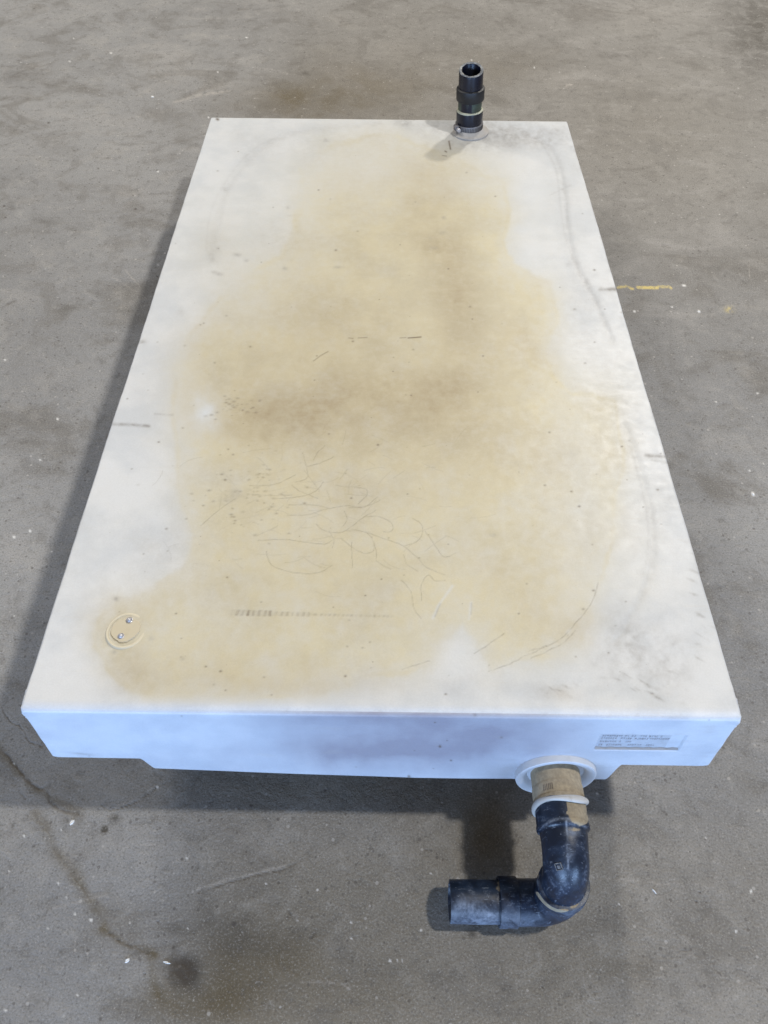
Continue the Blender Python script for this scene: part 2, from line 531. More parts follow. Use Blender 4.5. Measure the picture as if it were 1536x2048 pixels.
def tank_marks(X, Y, top, front):
    n = len(X)
    wx = X + 16 * fbm(X, Y, 90, 5, 3) + 3 * fbm(X, Y, 12, 3, 8)
    wy = Y + 16 * fbm(X, Y, 90, 5, 13) + 3 * fbm(X, Y, 12, 3, 18)
    m_soft = 0.45 * polymask(wx, wy, YPOLY, 34) + 0.55 * polymask(wx + 20 * fbm(X, Y, 40, 4, 4), wy + 20 * fbm(X, Y, 40, 4, 5), YPOLY, 75)
    m_hard = polymask(wx, wy, YPOLY, 9)
    hardw = np.clip(blob(X, Y, 595, 420, 60, 100) + blob(X, Y, 330, 1130, 110, 90) + 0.4 * blob(X, Y, 600, 500, 90, 60)
                    + blob(X, Y, 1060, 520, 90, 70) + blob(X, Y, 250, 1390, 170, 50) + blob(X, Y, 960, 1270, 80, 70), 0, 1)
    yel = m_soft * (1 - hardw * 0.45) + m_hard * hardw * 0.45
    fade = np.ones(n)
    fade -= 0.62 * blob(X, Y, 760, 330, 210, 75) + 0.30 * blob(X, Y, 700, 450, 130, 120)
    fade -= 0.45 * blob(X, Y, 940, 370, 90, 50)
    fade -= 0.55 * blob(X, Y, 1160, 880, 90, 120) + 0.45 * blob(X, Y, 1170, 1110, 75, 130)
    fade -= 0.30 * blob(X, Y, 470, 620, 110, 80) + 0.25 * blob(X, Y, 1180, 1000, 60, 60)
    fade -= 0.35 * blob(X, Y, 1190, 740, 60, 60)
    fade -= 0.34 * blob(X, Y, 370, 760, 60, 200) + 0.28 * blob(X, Y, 600, 420, 70, 110) + 0.22 * blob(X, Y, 560, 560, 160, 60)
    yel = yel * np.clip(fade, 0.1, 1) * (0.80 + 0.20 * fbm(X, Y, 60, 4, 31) + 0.16 * fbm(X, Y, 17, 4, 32))
    # faint yellowing that runs past the main stain
    yel += 0.20 * blob(wx, wy, 760, 420, 330, 190) + 0.16 * blob(wx, wy, 470, 520, 120, 90) + 0.16 * blob(wx, wy, 1150, 800, 120, 180)
    yel += 0.16 * blob(wx, wy, 1240, 1120, 110, 170) + 0.12 * blob(wx, wy, 430, 700, 90, 50, -30) + 0.22 * blob(wx, wy, 890, 330, 90, 60)
    for c in ((590, 440, 14, 70), (1110, 740, 40, 50)):
        yel += 0.14 * blob(wx, wy, *c)
    yel += 0.22 * m_hard * (1 - m_hard) * 4 * np.clip(0.4 + 1.4 * fbm(X, Y, 80, 4, 6), 0, 1)
    yel += 0.10 * np.clip(fbm(X, Y, 130, 5, 66) + 0.2, 0, 1) + 0.17 * blob(wx, wy, 760, 640, 430, 620)
    # brown bands
    brn = 0.34 * blob(wx, wy, 905, 520, 55, 110) + 0.30 * blob(wx, wy, 930, 640, 75, 110) + 0.34 * blob(wx, wy, 900, 800, 130, 80)
    brn += 0.30 * blob(wx, wy, 640, 800, 200, 60, -4) + 0.32 * blob(wx, wy, 540, 850, 110, 45) + 0.26 * blob(wx, wy, 1040, 690, 60, 60)
    brn += 0.16 * blob(wx, wy, 850, 430, 45, 110) + 0.12 * blob(wx, wy, 830, 350, 80, 40) + 0.16 * blob(wx, wy, 760, 880, 260, 90)
    brn += 0.15 * blob(wx, wy, 1020, 920, 150, 80) + 0.17 * blob(wx, wy, 400, 1350, 190, 60) + 0.22 * blob(wx, wy, 255, 1345, 55, 50)
    brn += 0.22 * blob(wx, wy, 235, 1240, 75, 55) + 0.15 * blob(wx, wy, 650, 1370, 220, 30) + 0.22 * blob(wx, wy, 1150, 1265, 60, 32, -40)
    brn += 0.12 * blob(wx, wy, 1060, 1180, 110, 80) + 0.10 * blob(wx, wy, 620, 1150, 330, 140) + 0.14 * blob(wx, wy, 870, 480, 60, 30)
    brn += 0.10 * blob(wx, wy, 660, 1000, 300, 90) + 0.10 * blob(wx, wy, 430, 480, 50, 50)
    brn += 0.26 * blob(wx, wy, 1125, 1385, 34, 16) + 0.09 * blob(wx, wy, 640, 620, 190, 120)
    brn += 0.20 * blob(wx, wy, 620, 760, 330, 170) + 0.12 * blob(wx, wy, 760, 560, 160, 240) + 0.14 * np.clip(fbm(X, Y, 70, 5, 67), 0, 1) * m_soft
    brn += 0.10 * m_hard * (1 - m_hard) * 4 * np.clip(fbm(X, Y, 60, 4, 68), 0, 1)
    brn *= 1.12 + 0.4 * fbm(X, Y, 45, 5, 41) + 0.25 * fbm(X, Y, 12, 4, 42)
    # grey grime
    gry = 0.30 * blob(wx, wy, 870, 245, 60, 22) + 0.34 * blob(wx, wy, 810, 242, 25, 10) + 0.36 * blob(wx, wy, 1030, 266, 80, 26) + 0.30 * blob(wx, wy, 950, 262, 50, 20)
    gry += 0.22 * blob(wx, wy, 1100, 275, 60, 26) + 0.20 * blob(wx, wy, 960, 290, 110, 22) + 0.30 * blob(wx, wy, 1150, 295, 22, 8, 60)
    gry += 0.10 * blob(wx, wy, 620, 290, 130, 50) + 0.10 * blob(wx, wy, 500, 300, 40, 40)
    gry += 0.20 * blob(wx, wy, 1275, 1300, 85, 62) + 0.14 * blob(wx, wy, 1340, 1350, 75, 55) + 0.12 * blob(wx, wy, 1240, 1250, 50, 60)
    gry += 0.16 * blob(wx, wy, 1080, 1380, 60, 24) + 0.14 * blob(wx, wy, 940, 1370, 70, 22) + 0.10 * blob(wx, wy, 320, 1100, 90, 60)
    gry += 0.10 * np.clip(fbm(X, Y, 150, 5, 92) + 0.05, 0, 1) + 0.06 * blob(wx, wy, 1180, 400, 90, 260)
    gry += 0.13 * blob(wx, wy, 550, 480, 50, 26) + 0.10 * blob(wx, wy, 1250, 790, 30, 40) + 0.10 * blob(wx, wy, 1330, 1010, 20, 60)
    gry += 0.25 * blob(wx, wy, 470, 990, 30, 14, -15) + 0.14 * blob(wx, wy, 440, 955, 50, 20) + 0.14 * blob(wx, wy, 430, 515, 25, 10)
    for cx, cy, rx, ry, am in ((437, 496, 6, 6, .35), (472, 508, 9, 4, .5), (492, 520, 5, 4, .35), (437, 548, 9, 4, .45), (425, 543, 12, 3, .3),
                               (570, 538, 8, 5, .4), (448, 378, 6, 5, .35), (577, 416, 4, 4, .35), (580, 433, 8, 3, .25), (655, 284, 8, 3, .35),
                               (680, 533, 12, 3, .25), (888, 432, 5, 4, .5), (868, 495, 9, 4, .4), (860, 476, 14, 10, .2), (888, 463, 9, 5, .3),
                               (287, 686, 9, 5, .5), (290, 630, 6, 8, .3), (300, 607, 5, 12, .22), (1145, 905, 14, 8, .22), (1140, 525, 6, 6, .3),
                               (226, 1305, 6, 4, .3), (303, 1278, 7, 5, .4), (233, 1197, 7, 5, .4), (370, 1320, 8, 5, .35), (985, 1068, 7, 4, .35),
                               (475, 268, 12, 10, .12), (360, 625, 9, 9, .15), (312, 560, 5, 12, .2), (340, 450, 5, 16, .2)):
        gry += am * 0.8 * blob(wx * .4 + X * .6, wy * .4 + Y * .6, cx, cy, rx, ry)
    # handling smears near the right rim and lower corner
    for cx, cy in ((1365, 1080), (1380, 1105), (1384, 1143), (1378, 1160), (1383, 1188), (1392, 1230), (1400, 1236), (1404, 1255), (1396, 1272),
                   (1412, 1282), (1392, 1290), (1340, 1290), (1360, 1300), (1395, 1318), (1340, 1345), (1330, 1320), (1232, 1360), (1262, 1380),
                   (1290, 1370), (1296, 1385), (1312, 1395), (1250, 1353), (1202, 1353), (1228, 1392), (1360, 1405), (1425, 1256), (1408, 1265),
                   (1300, 1376), (1283, 1366), (1270, 1378), (1244, 1355), (1115, 1380), (1140, 1392), (1098, 1376), (1150, 1368), (1130, 1372)):
        q_ = (cx * 7 + cy * 13) % 10 / 10.0
        gry += (0.14 + 0.30 * q_) * blob(wx * .35 + X * .65, wy * .35 + Y * .65, cx + 4, cy, 6 + 9 * q_, 1.8 + 2.6 * ((cx * 3 + cy) % 7) / 7, 12 + 30 * ((cx + cy) % 5) / 5)
    gry *= np.clip(1.0 + 0.9 * fbm(X, Y, 26, 5, 43) + 0.5 * fbm(X, Y, 7, 3, 44), 0.1, 2)
    # seam ghosts: pressed rib lines
    ribs = [([(425, 520), (428, 470), (450, 390), (480, 340), (520, 300), (570, 272), (640, 256), (760, 246)], 7, .13),
            ([(412, 500), (420, 430), (450, 365), (500, 305), (560, 270)], 3, .10),
            ([(1050, 270), (1095, 290), (1118, 330), (1130, 390), (1135, 450), (1150, 520), (1185, 590), (1225, 680)], 7, .20),
            ([(1085, 290), (1112, 340), (1122, 420), (1133, 480), (1160, 550)], 3, .16),
            ([(1250, 850), (1278, 930), (1300, 1020), (1306, 1090), (1300, 1150), (1275, 1210), (1235, 1280), (1190, 1330)], 9, .13),
            ([(1262, 900), (1290, 1010), (1296, 1090), (1286, 1150)], 3, .11)]
    rn = 1 + 0.6 * fbm(X, Y, 30, 3, 55)
    for pts, w_, am in ribs:
        d = polydist(X, Y, smooth(pts), 40)
        gry += am * np.exp(-(d / w_) ** 2) * rn
    sn = np.clip(0.9 + 0.5 * fbm(X, Y, 14, 3, 77), 0, 1)
    for pts, w_, am in (([(222, 848), (250, 849), (298, 852)], 3.2, .75), ([(310, 828), (345, 830)], 2.5, .3),
                        ([(1202, 579), (1236, 579)], 4.5, .8), ([(1292, 911), (1335, 914)], 4.0, .75), ([(1304, 921), (1338, 925)], 3.0, .4),
                        ([(1100, 390), (1142, 370)], 2.0, .2)):
        d = polydist(X, Y, pts, 20)
        gry += am * np.exp(-(d / w_) ** 2) * sn
    w2, w3 = wx + 12 * fbm(X, Y, 22, 4, 62), wy + 12 * fbm(X, Y, 22, 4, 63)
    cln = 0.95 * blob(w2, w3, 412, 830, 24, 34) + 0.55 * blob(wx, wy, 1062, 390, 36, 34) + 0.45 * blob(wx, wy, 1048, 450, 38, 14)
    cln += 0.55 * blob(wx, wy, 1060, 505, 40, 28) + 0.45 * blob(wx, wy, 925, 1310, 60, 34, -30) + 0.30 * blob(wx, wy, 960, 1350, 70, 22)
    cln += 0.35 * blob(wx, wy, 1135, 1300, 40, 16) + 0.4 * blob(X, Y, 1137, 1263, 9, 5, -35)
    for pts, w_, am in (([(866, 1236), (876, 1212), (905, 1172)], 3.0, .5), ([(938, 1238), (942, 1205)], 2.6, .45)):
        d = polydist(X, Y, pts, 14)
        cln += am * np.exp(-(d / w_) ** 2)
    gry += 0.55 * np.exp(-(polydist(X, Y, [(870, 1232), (880, 1208)], 10) / 2.0) ** 2)
    gry += 0.55 * np.exp(-(polydist(X, Y, [(942, 1228), (943, 1206)], 10) / 1.6) ** 2)
    # dark fine scratches
    drk = np.zeros(n)
    nz = fbm(X, Y, 9, 3, 90)
    for i, pts in enumerate(ROOTS):
        d = wobdist(X, Y, smooth(pts), 8, 2.2, 14, 1.0, 14, 100 + i)
        drk = np.maximum(drk, 0.36 * np.exp(-(d / 0.85) ** 2) * np.clip(0.85 + 0.7 * nz, 0, 1))
    rr = random.Random(3)
    for i in range(95):
        cx, cy = rr.gauss(640, 150), rr.gauss(1010, 70)
        a, le, cv = rr.gauss(-0.2, 0.7), rr.uniform(14, 60), rr.uniform(-0.9, 0.9)
        pts = []
        for q in range(6):
            pts.append((cx, cy))
            cx += le / 5 * math.cos(a)
            cy += le / 5 * math.sin(a) * 0.75
            a += cv / 5
        d = polydist(X, Y, pts, 5)
        drk = np.maximum(drk, rr.uniform(.08, .22) * np.exp(-(d / 0.7) ** 2))
    for i, pts in enumerate(ARC):
        d = wobdist(X, Y, smooth(pts), 10, 0.5, 12, 2.0, 12, 140 + i)
        drk = np.maximum(drk, 0.38 * np.exp(-(d / 1.1) ** 2) * np.clip(0.7 + 0.8 * nz, 0, 1))
    for pts, w_, am in (([(627, 722), (640, 712), (656, 703)], 1.2, .45), ([(697, 676), (706, 677)], 1.0, .5), ([(716, 676), (734, 675)], 1.0, .5),
                        ([(800, 676), (812, 675)], 1.0, .5), ([(816, 676), (842, 674)], 1.2, .85), ([(898, 283), (901, 298)], 1.6, .85),
                        ([(890, 302), (893, 304)], 1.3, .8), ([(885, 311), (893, 312)], 1.0, .6), ([(434, 238), (436, 239)], 2.6, .85),
                        ([(663, 236), (672, 236)], 1.8, .6), ([(822, 236), (828, 238)], 2.4, .8), ([(880, 1782), (884, 1780)], 2.0, .6)):
        d = polydist(X, Y, pts, 8)
        drk = np.maximum(drk, am * np.exp(-(d / w_) ** 2))
    # the rubbed row of ticks
    t = (X - 455) / 335
    yy0 = 1225 + 8 * t
    hh = np.where(X < 545, 6.0, np.where(X < 620, 4.5, 2.4))
    band = (1 - sstep(hh - 1.5, hh + 1.5, np.abs(Y - yy0))) * sstep(452, 475, X) * (1 - sstep(770, 795, X))
    tick = 0.5 + 0.5 * np.sin((X + 0.35 * (Y - yy0)) * 2 * math.pi / np.where(X < 630, 11.0, 9.0) + 2 * fbm(X, Y, 26, 2, 6))
    am = np.where(X < 545, 0.52, np.where(X < 630, 0.30, 0.26))
    drk = np.maximum(drk, band * am * (0.35 + 0.65 * sstep(0.25, 0.75, tick)) * np.clip(0.75 + 1.3 * vnoise(X / 5.0, 0 * X, 9) - 0.4, 0.1, 1.3) * np.clip(0.8 + 0.6 * fbm(X, Y, 18, 3, 61), 0, 1))
    # random tiny spots
    for i in range(150):
        cx, cy, r_ = rr.uniform(230, 1330), rr.uniform(300, 1410), rr.uniform(0.8, 2.0)
        sl = near(X, Y, cx, cy, 6)
        drk[sl] = np.maximum(drk[sl], rr.uniform(.25, .75) * np.exp(-(((X[sl] - cx) / r_ / 1.5) ** 2 + ((Y[sl] - cy) / r_) ** 2)))
    for i in range(130):
        cx, cy, r_ = rr.gauss(490, 60), rr.gauss(985, 40), rr.uniform(0.8, 2.2)
        if i < 45:
            cx, cy = rr.gauss(470, 30), rr.gauss(812, 14)
        sl = near(X, Y, cx, cy, 7)
        drk[sl] = np.maximum(drk[sl], rr.uniform(.12, .5) * np.exp(-(((X[sl] - cx) / r_ / 2.0) ** 2 + ((Y[sl] - cy) / r_) ** 2)))
    yel, brn, gry, cln, drk = [a_ * top for a_ in (yel, brn, gry, cln, drk)]
    # rim wear
    # front face
    dim = 0.70 * blob(wx, wy, 850, 1480, 330, 90) + 0.35 * blob(wx, wy, 800, 1502, 230, 20) + 0.30 * blob(wx, wy, 1010, 1450, 150, 40)  # mauve smudges, with the soft shade of someone standing in front painted in
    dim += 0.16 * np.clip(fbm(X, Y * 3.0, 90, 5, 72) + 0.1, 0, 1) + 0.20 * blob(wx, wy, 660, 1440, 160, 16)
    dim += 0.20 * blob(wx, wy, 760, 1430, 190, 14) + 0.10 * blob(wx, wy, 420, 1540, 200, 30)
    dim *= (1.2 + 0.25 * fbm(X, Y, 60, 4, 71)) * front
    fb = 0.30 * blob(wx, wy, 1165, 1540, 45, 40) + 0.12 * blob(wx, wy, 1000, 1540, 120, 18) + 0.16 * blob(wx, wy, 1060, 1445, 22, 12)
    brn = brn + fb * front
    fd = np.zeros(n)
    for cx, cy, r_, am in ((880, 1493, 2.6, .95), (902, 1521, 1.7, .9), (894, 1481, 1.3, .8), (870, 1445, 1.5, .8), (829, 1501, 1.1, .7),
                           (818, 1553, 3.0, .8), (867, 1537, 1.1, .6), (363, 1432, 2.0, .35), (712, 1534, 1.2, .5), (1003, 1475, 2.4, .5),
                           (950, 1430, 3.5, .45), (1210, 1390, 2, .3), (1418, 1440, 2, .5), (178, 1511, 2.6, .3)):
        fd = np.maximum(fd, am * blob(X, Y, cx, cy, r_ * 1.2, r_, 30))
    fd = np.maximum(fd, 0.28 * blob(X, Y, 165, 1508, 26, 2.2, 6))
    drk = np.maximum(drk, fd * np.maximum(front, (Y > 1425)))
    # grime line just under the front rim
    gry = gry + front * 0.30 * np.clip(fbm(X * 0.35, Y * 2.2, 16, 4, 89) - 0.12, 0, 1) * sstep(560, 800, X)
    gry = gry + 0.35 * np.clip(fbm(X, Y, 14, 4, 88) - 0.15, 0, 1) * np.exp(-((Y - 1424 - 0.012 * (X - 760)) / 5.0) ** 2) * (X > 560)
    return [np.clip(a_, 0, 1) for a_ in (yel, brn, gry, drk, cln, dim)]


def under(x):
    """depth of the tank's lower edge below the lid along the front"""
    a = 0.143
    d = a + (0.0) * x
    lowb = np.interp(x, [0.12, 0.134, 0.30, 0.50, 0.62, 0.80], [0.1745, 0.1750, 0.186, 0.1968, 0.1965, 0.194])
    t1 = sstep(0.121, 0.137, x)
    t2 = 1 - sstep(0.7670, 0.7795, x)
    e_ = np.minimum(x, W - x)
    return a + (lowb - a) * t1 * t2 - 0.0055 * np.exp(-(e_ / 0.0055) ** 1.5)


def axis(n, length, r0, r1, k=6):
    e0 = r0 * (1 - np.cos(np.linspace(0, math.pi / 2, k + 1)))[:-1]
    e1 = length - r1 * (1 - np.cos(np.linspace(math.pi / 2, 0, k + 1)))[1:]
    return np.concatenate([e0, np.linspace(r0, length - r1, n), e1])


def tank_body(parent):
    H0 = 0.143
    rv = np.array([0.0038, 0.0155, 0.007])
    ax = axis(690, W, rv[0], rv[0], 4)
    ay = axis(1150, L, rv[1], rv[1], 8)
    az = axis(110, H0, rv[2], rv[2], 6)
    V, F, K, base = [], [], [], 0

    def add(u, v, f, flip):
        nonlocal base
        U, Vv = np.meshgrid(u, v, indexing='ij')
        p = f(U.ravel(), Vv.ravel())
        q = grid_faces(len(u), len(v)) + base
        if flip:
            q = q[:, ::-1]
        V.append(p)
        F.append(q)
        base += len(p)
    one = np.ones_like
    add(ax, ay, lambda a, b: np.stack([a, b, 0 * a], 1), False)
    add(ax, az, lambda a, b: np.stack([a, 0 * a, -b], 1), True)
    add(ax, az, lambda a, b: np.stack([a, L * one(a), -b], 1), False)
    add(ay, az, lambda a, b: np.stack([0 * a, a, -b], 1), False)
    add(ay, az, lambda a, b: np.stack([W * one(a), a, -b], 1), True)
    add(ax, ay, lambda a, b: np.stack([a, b, -H0 * one(a)], 1), True)
    V = np.concatenate(V)
    F = np.concatenate(F)
    key = np.round(V * 1e5).astype(np.int64)
    kk = (key[:, 0] * 400000 + key[:, 1]) * 400000 + key[:, 2]
    _, first, inv = np.unique(kk, return_index=True, return_inverse=True)
    V = V[first]
    F = inv.ravel()[F]
    # ellipsoidal edge rounding
    lo = np.array([0, 0, -H0]) + rv
    hi = np.array([W, L, 0]) - rv
    C = np.clip(V, lo, hi)
    D = (V - C) / rv
    ln = np.linalg.norm(D, axis=1, keepdims=True)
    ln[ln < 1e-9] = 1
    raw = V.copy()
    V = np.where((np.abs(V - C) > 1e-9).any(1)[:, None], C + rv * D / ln, V)
    # warps: lower edge profile, gentle hollows, wavy rim
    x, y, z = V[:, 0].copy(), V[:, 1].copy(), V[:, 2].copy()
    sc = under(x) / H0
    t = np.clip((-z - 0.012) / (H0 - 0.012), 0, 1)
    z = np.where(z < -0.012, -0.012 - t * (H0 * sc - 0.012), z)
    up = (raw[:, 2] > -1e-6)
    sgn = np.where(x < W / 2, 1.0, -1.0) * (np.minimum(x, W - x) < 0.012)
    x = x + sgn * (0.0011 * fbm(y, 0 * y, 0.16, 4, 81) + 0.0004 * fbm(y, z, 0.02, 3, 82))
    inn = np.clip(np.minimum(np.minimum(x, W - x), np.minimum(y, L - y)) / 0.09, 0, 1)
    z = z + up * inn * (0.0022 * fbm(x, y, 0.34, 3, 5) + 0.0007 * fbm(x, y, 0.06, 3, 15) - 0.0015)
    # pressed ribs in the lid
    PX, PY = chart(np.stack([x, y, 0 * x], 1))
    for pts, w_, am in (([(430, 480), (450, 390), (480, 340), (520, 300), (570, 272), (640, 256), (760, 246)], 6, .0006),
                        ([(1050, 270), (1095, 290), (1118, 330), (1130, 390), (1135, 450), (1150, 520), (1185, 590), (1225, 680)], 6, .0007),
                        ([(1250, 850), (1278, 930), (1300, 1020), (1306, 1090), (1300, 1150), (1275, 1210), (1235, 1280)], 8, .0007)):
        d = polydist(PX, PY, smooth(pts), 30)
        z = z - up * am * np.exp(-(d / w_) ** 2)
    fr = (raw[:, 1] < 1e-6)
    # recessed plate
    rec = fr & (x > 0.7330) & (x < 0.8440) & (z < -0.0470) & (z > -0.0915)
    y = y + rec * 0.0028
    y = y + fr * ~rec * (0.0010 * fbm(x, z, 0.2, 3, 25)) * (np.minimum(-z, 0.03) / 0.03)
    # tiny nicks on the mould seam at the corners
    nick = (np.abs(z + 0.012) < 0.012) & ((x < 0.004) | (x > W - 0.004)) & (y < 0.03)
    x = x + nick * np.where(x < .1, -1, 1) * 0.0022 * np.clip(0.3 + fbm(y, z, 0.006, 3, 27), 0, 1)
    V = np.stack([x, y, z], 1)
    me = mesh_np('tank_body', V - P0, F)
    PX, PY = chart(V)
    topm = (up & (raw[:, 1] > 1e-6)).astype(float)
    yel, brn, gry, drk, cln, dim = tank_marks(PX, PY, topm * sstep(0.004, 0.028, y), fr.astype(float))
    # dirt settled on rims of the lid
    edge = np.minimum(x, W - x)
    rim = np.exp(-(edge / 0.004) ** 2) * topm * np.clip(0.25 + 1.0 * fbm(x, y, 0.05, 4, 33), 0, 1)
    rim = np.maximum(rim, np.exp(-((L - y) / 0.006) ** 2) * topm * np.clip(0.2 + 1.0 * fbm(x, y, 0.04, 4, 35), 0, 1))
    gry = np.clip(gry + 0.5 * rim + 0.42 * rec * np.clip(0.6 + 0.5 * fbm(x, z, 0.03, 3, 3), 0, 1) * (x < 0.825), 0, 1)
    set_attr(me, 'stain', (yel, brn, gry, drk))
    set_attr(me, 'dirt_shade', (cln, dim, 0, 0))
    return link('tank_body', me, parent, [M_TANK])


# ------------------------------------------------------------------ swept and turned parts
def sweep(name, path, prof, mat, parent, seg=56, coat=None, closed_ends=True, inner=None, inner_mat=None):
    """path: (N,3) tank frame; prof: N radii. Rings are carried along with a parallel frame."""
    P = np.array(path, float)
    n = len(P)
    T_ = np.gradient(P, axis=0)
    T_ /= np.linalg.norm(T_, axis=1, keepdims=True)
    ref = np.array([0.0, 0, 1.0]) if abs(T_[0][2]) < 0.9 else np.array([0, -1.0, 0])
    u = ref - T_[0] * (ref @ T_[0])
    u /= np.linalg.norm(u)
    V = []
    th = np.linspace(0, 2 * math.pi, seg, endpoint=False)
    for i in range(n):
        u = u - T_[i] * (u @ T_[i])
        u /= np.linalg.norm(u)
        w = np.cross(T_[i], u)
        V.append(P[i] + prof[i] * (np.cos(th)[:, None] * u + np.sin(th)[:, None] * w))
    V = np.concatenate(V)
    bm = bmesh.new()
    vs = [bm.verts.new(v - P0) for v in V]
    for i in range(n - 1):
        for j in range(seg):
            k = (j + 1) % seg
            f = bm.faces.new((vs[i * seg + j], vs[i * seg + k], vs[(i + 1) * seg + k], vs[(i + 1) * seg + j]))
            f.smooth = True
    if closed_ends:
        bm.faces.new([vs[j] for j in range(seg)][::-1])
        bm.faces.new([vs[(n - 1) * seg + j] for j in range(seg)])
    bmesh.ops.recalc_face_normals(bm, faces=bm.faces)
    me = bpy.data.meshes.new(name)
    bm.to_mesh(me)
    bm.free()
    if coat is not None:
        s_ = np.repeat(np.linspace(0, 1, n), seg)
        chans = coat(V, s_, np.tile(th, n))
        set_attr(me, 'coat', chans)
    for p in me.polygons:
        p.use_smooth = True
    me.set_sharp_from_angle(angle=math.radians(38))
    return link(name, me, parent, [mat])


def polyline(pts, n):
    """catmull-rom resample to n points"""
    q = np.array(smooth(pts, 12))
    d = np.concatenate([[0], np.cumsum(np.linalg.norm(np.diff(q, axis=0), axis=1))])
    t = np.linspace(0, d[-1], n)
    return np.stack([np.interp(t, d, q[:, k]) for k in range(3)], 1)


def turned(name, base, axis_v, prof, mat, parent, seg=64, wob=0.0, coat=None, cut=None):
    """prof: list of (distance along axis, radius); open profile lathed round the axis"""
    a = np.array(axis_v, float)
    a /= np.linalg.norm(a)
    ref = np.array([0, 0, 1.0]) if abs(a[2]) < 0.9 else np.array([0, -1.0, 0])
    u = ref - a * (ref @ a)
    u /= np.linalg.norm(u)
    w = np.cross(a, u)
    th = np.linspace(0, 2 * math.pi, seg, endpoint=False)
    bm = bmesh.new()
    rings, allv, sv = [], [], []
    rnd = random.Random(hash(name) % 1000 if False else len(name))
    ph = [rnd.uniform(0, 6) for _ in range(4)]
    for i, (h, r) in enumerate(prof):
        ring = []
        for t in th:
            dr = wob * (math.sin(2 * t + ph[0]) + 0.6 * math.sin(3 * t + ph[1]) + 0.4 * math.sin(7 * t + ph[2]))
            p = np.array(base) + a * (h + dr * 0.7) + (r + dr) * (math.cos(t) * u + math.sin(t) * w)
            if cut and h > 0.12:
                p = p + np.array([0, 0, cut * (p[1] - base[1])])
            ring.append(bm.verts.new(p - P0))
            allv.append(p)
            sv.append(i / max(1, len(prof) - 1))
        rings.append(ring)
    for r0, r1 in zip(rings[:-1], rings[1:]):
        for j in range(seg):
            k = (j + 1) % seg
            bm.faces.new((r0[j], r0[k], r1[k], r1[j])).smooth = True
    bmesh.ops.recalc_face_normals(bm, faces=bm.faces)
    me = bpy.data.meshes.new(name)
    bm.to_mesh(me)
    bm.free()
    if coat is not None:
        set_attr(me, 'coat', coat(np.array(allv), np.array(sv), np.tile(th, len(prof))))
    me.set_sharp_from_angle(angle=math.radians(38))
    return link(name, me, parent, [mat])


def boxm(bm, c, s, ax_=None):
    """box with centre c and size s in tank frame"""
    vs = []
    for dx in (-.5, .5):
        for dy in (-.5, .5):
            for dz in (-.5, .5):
                vs.append(bm.verts.new((c[0] + dx * s[0] - P0[0], c[1] + dy * s[1] - P0[1], c[2] + dz * s[2] - P0[2])))
    for f in ((0, 1, 3, 2), (4, 6, 7, 5), (0, 4, 5, 1), (2, 3, 7, 6), (0, 2, 6, 4), (1, 5, 7, 3)):
        bm.faces.new([vs[i] for i in f])


def bm_obj(name, bm, mat, parent, sm=False):
    bmesh.ops.recalc_face_normals(bm, faces=bm.faces)
    me = bpy.data.meshes.new(name)
    bm.to_mesh(me)
    bm.free()
    if sm:
        for p in me.polygons:
            p.use_smooth = True
    return link(name, me, parent, [mat])


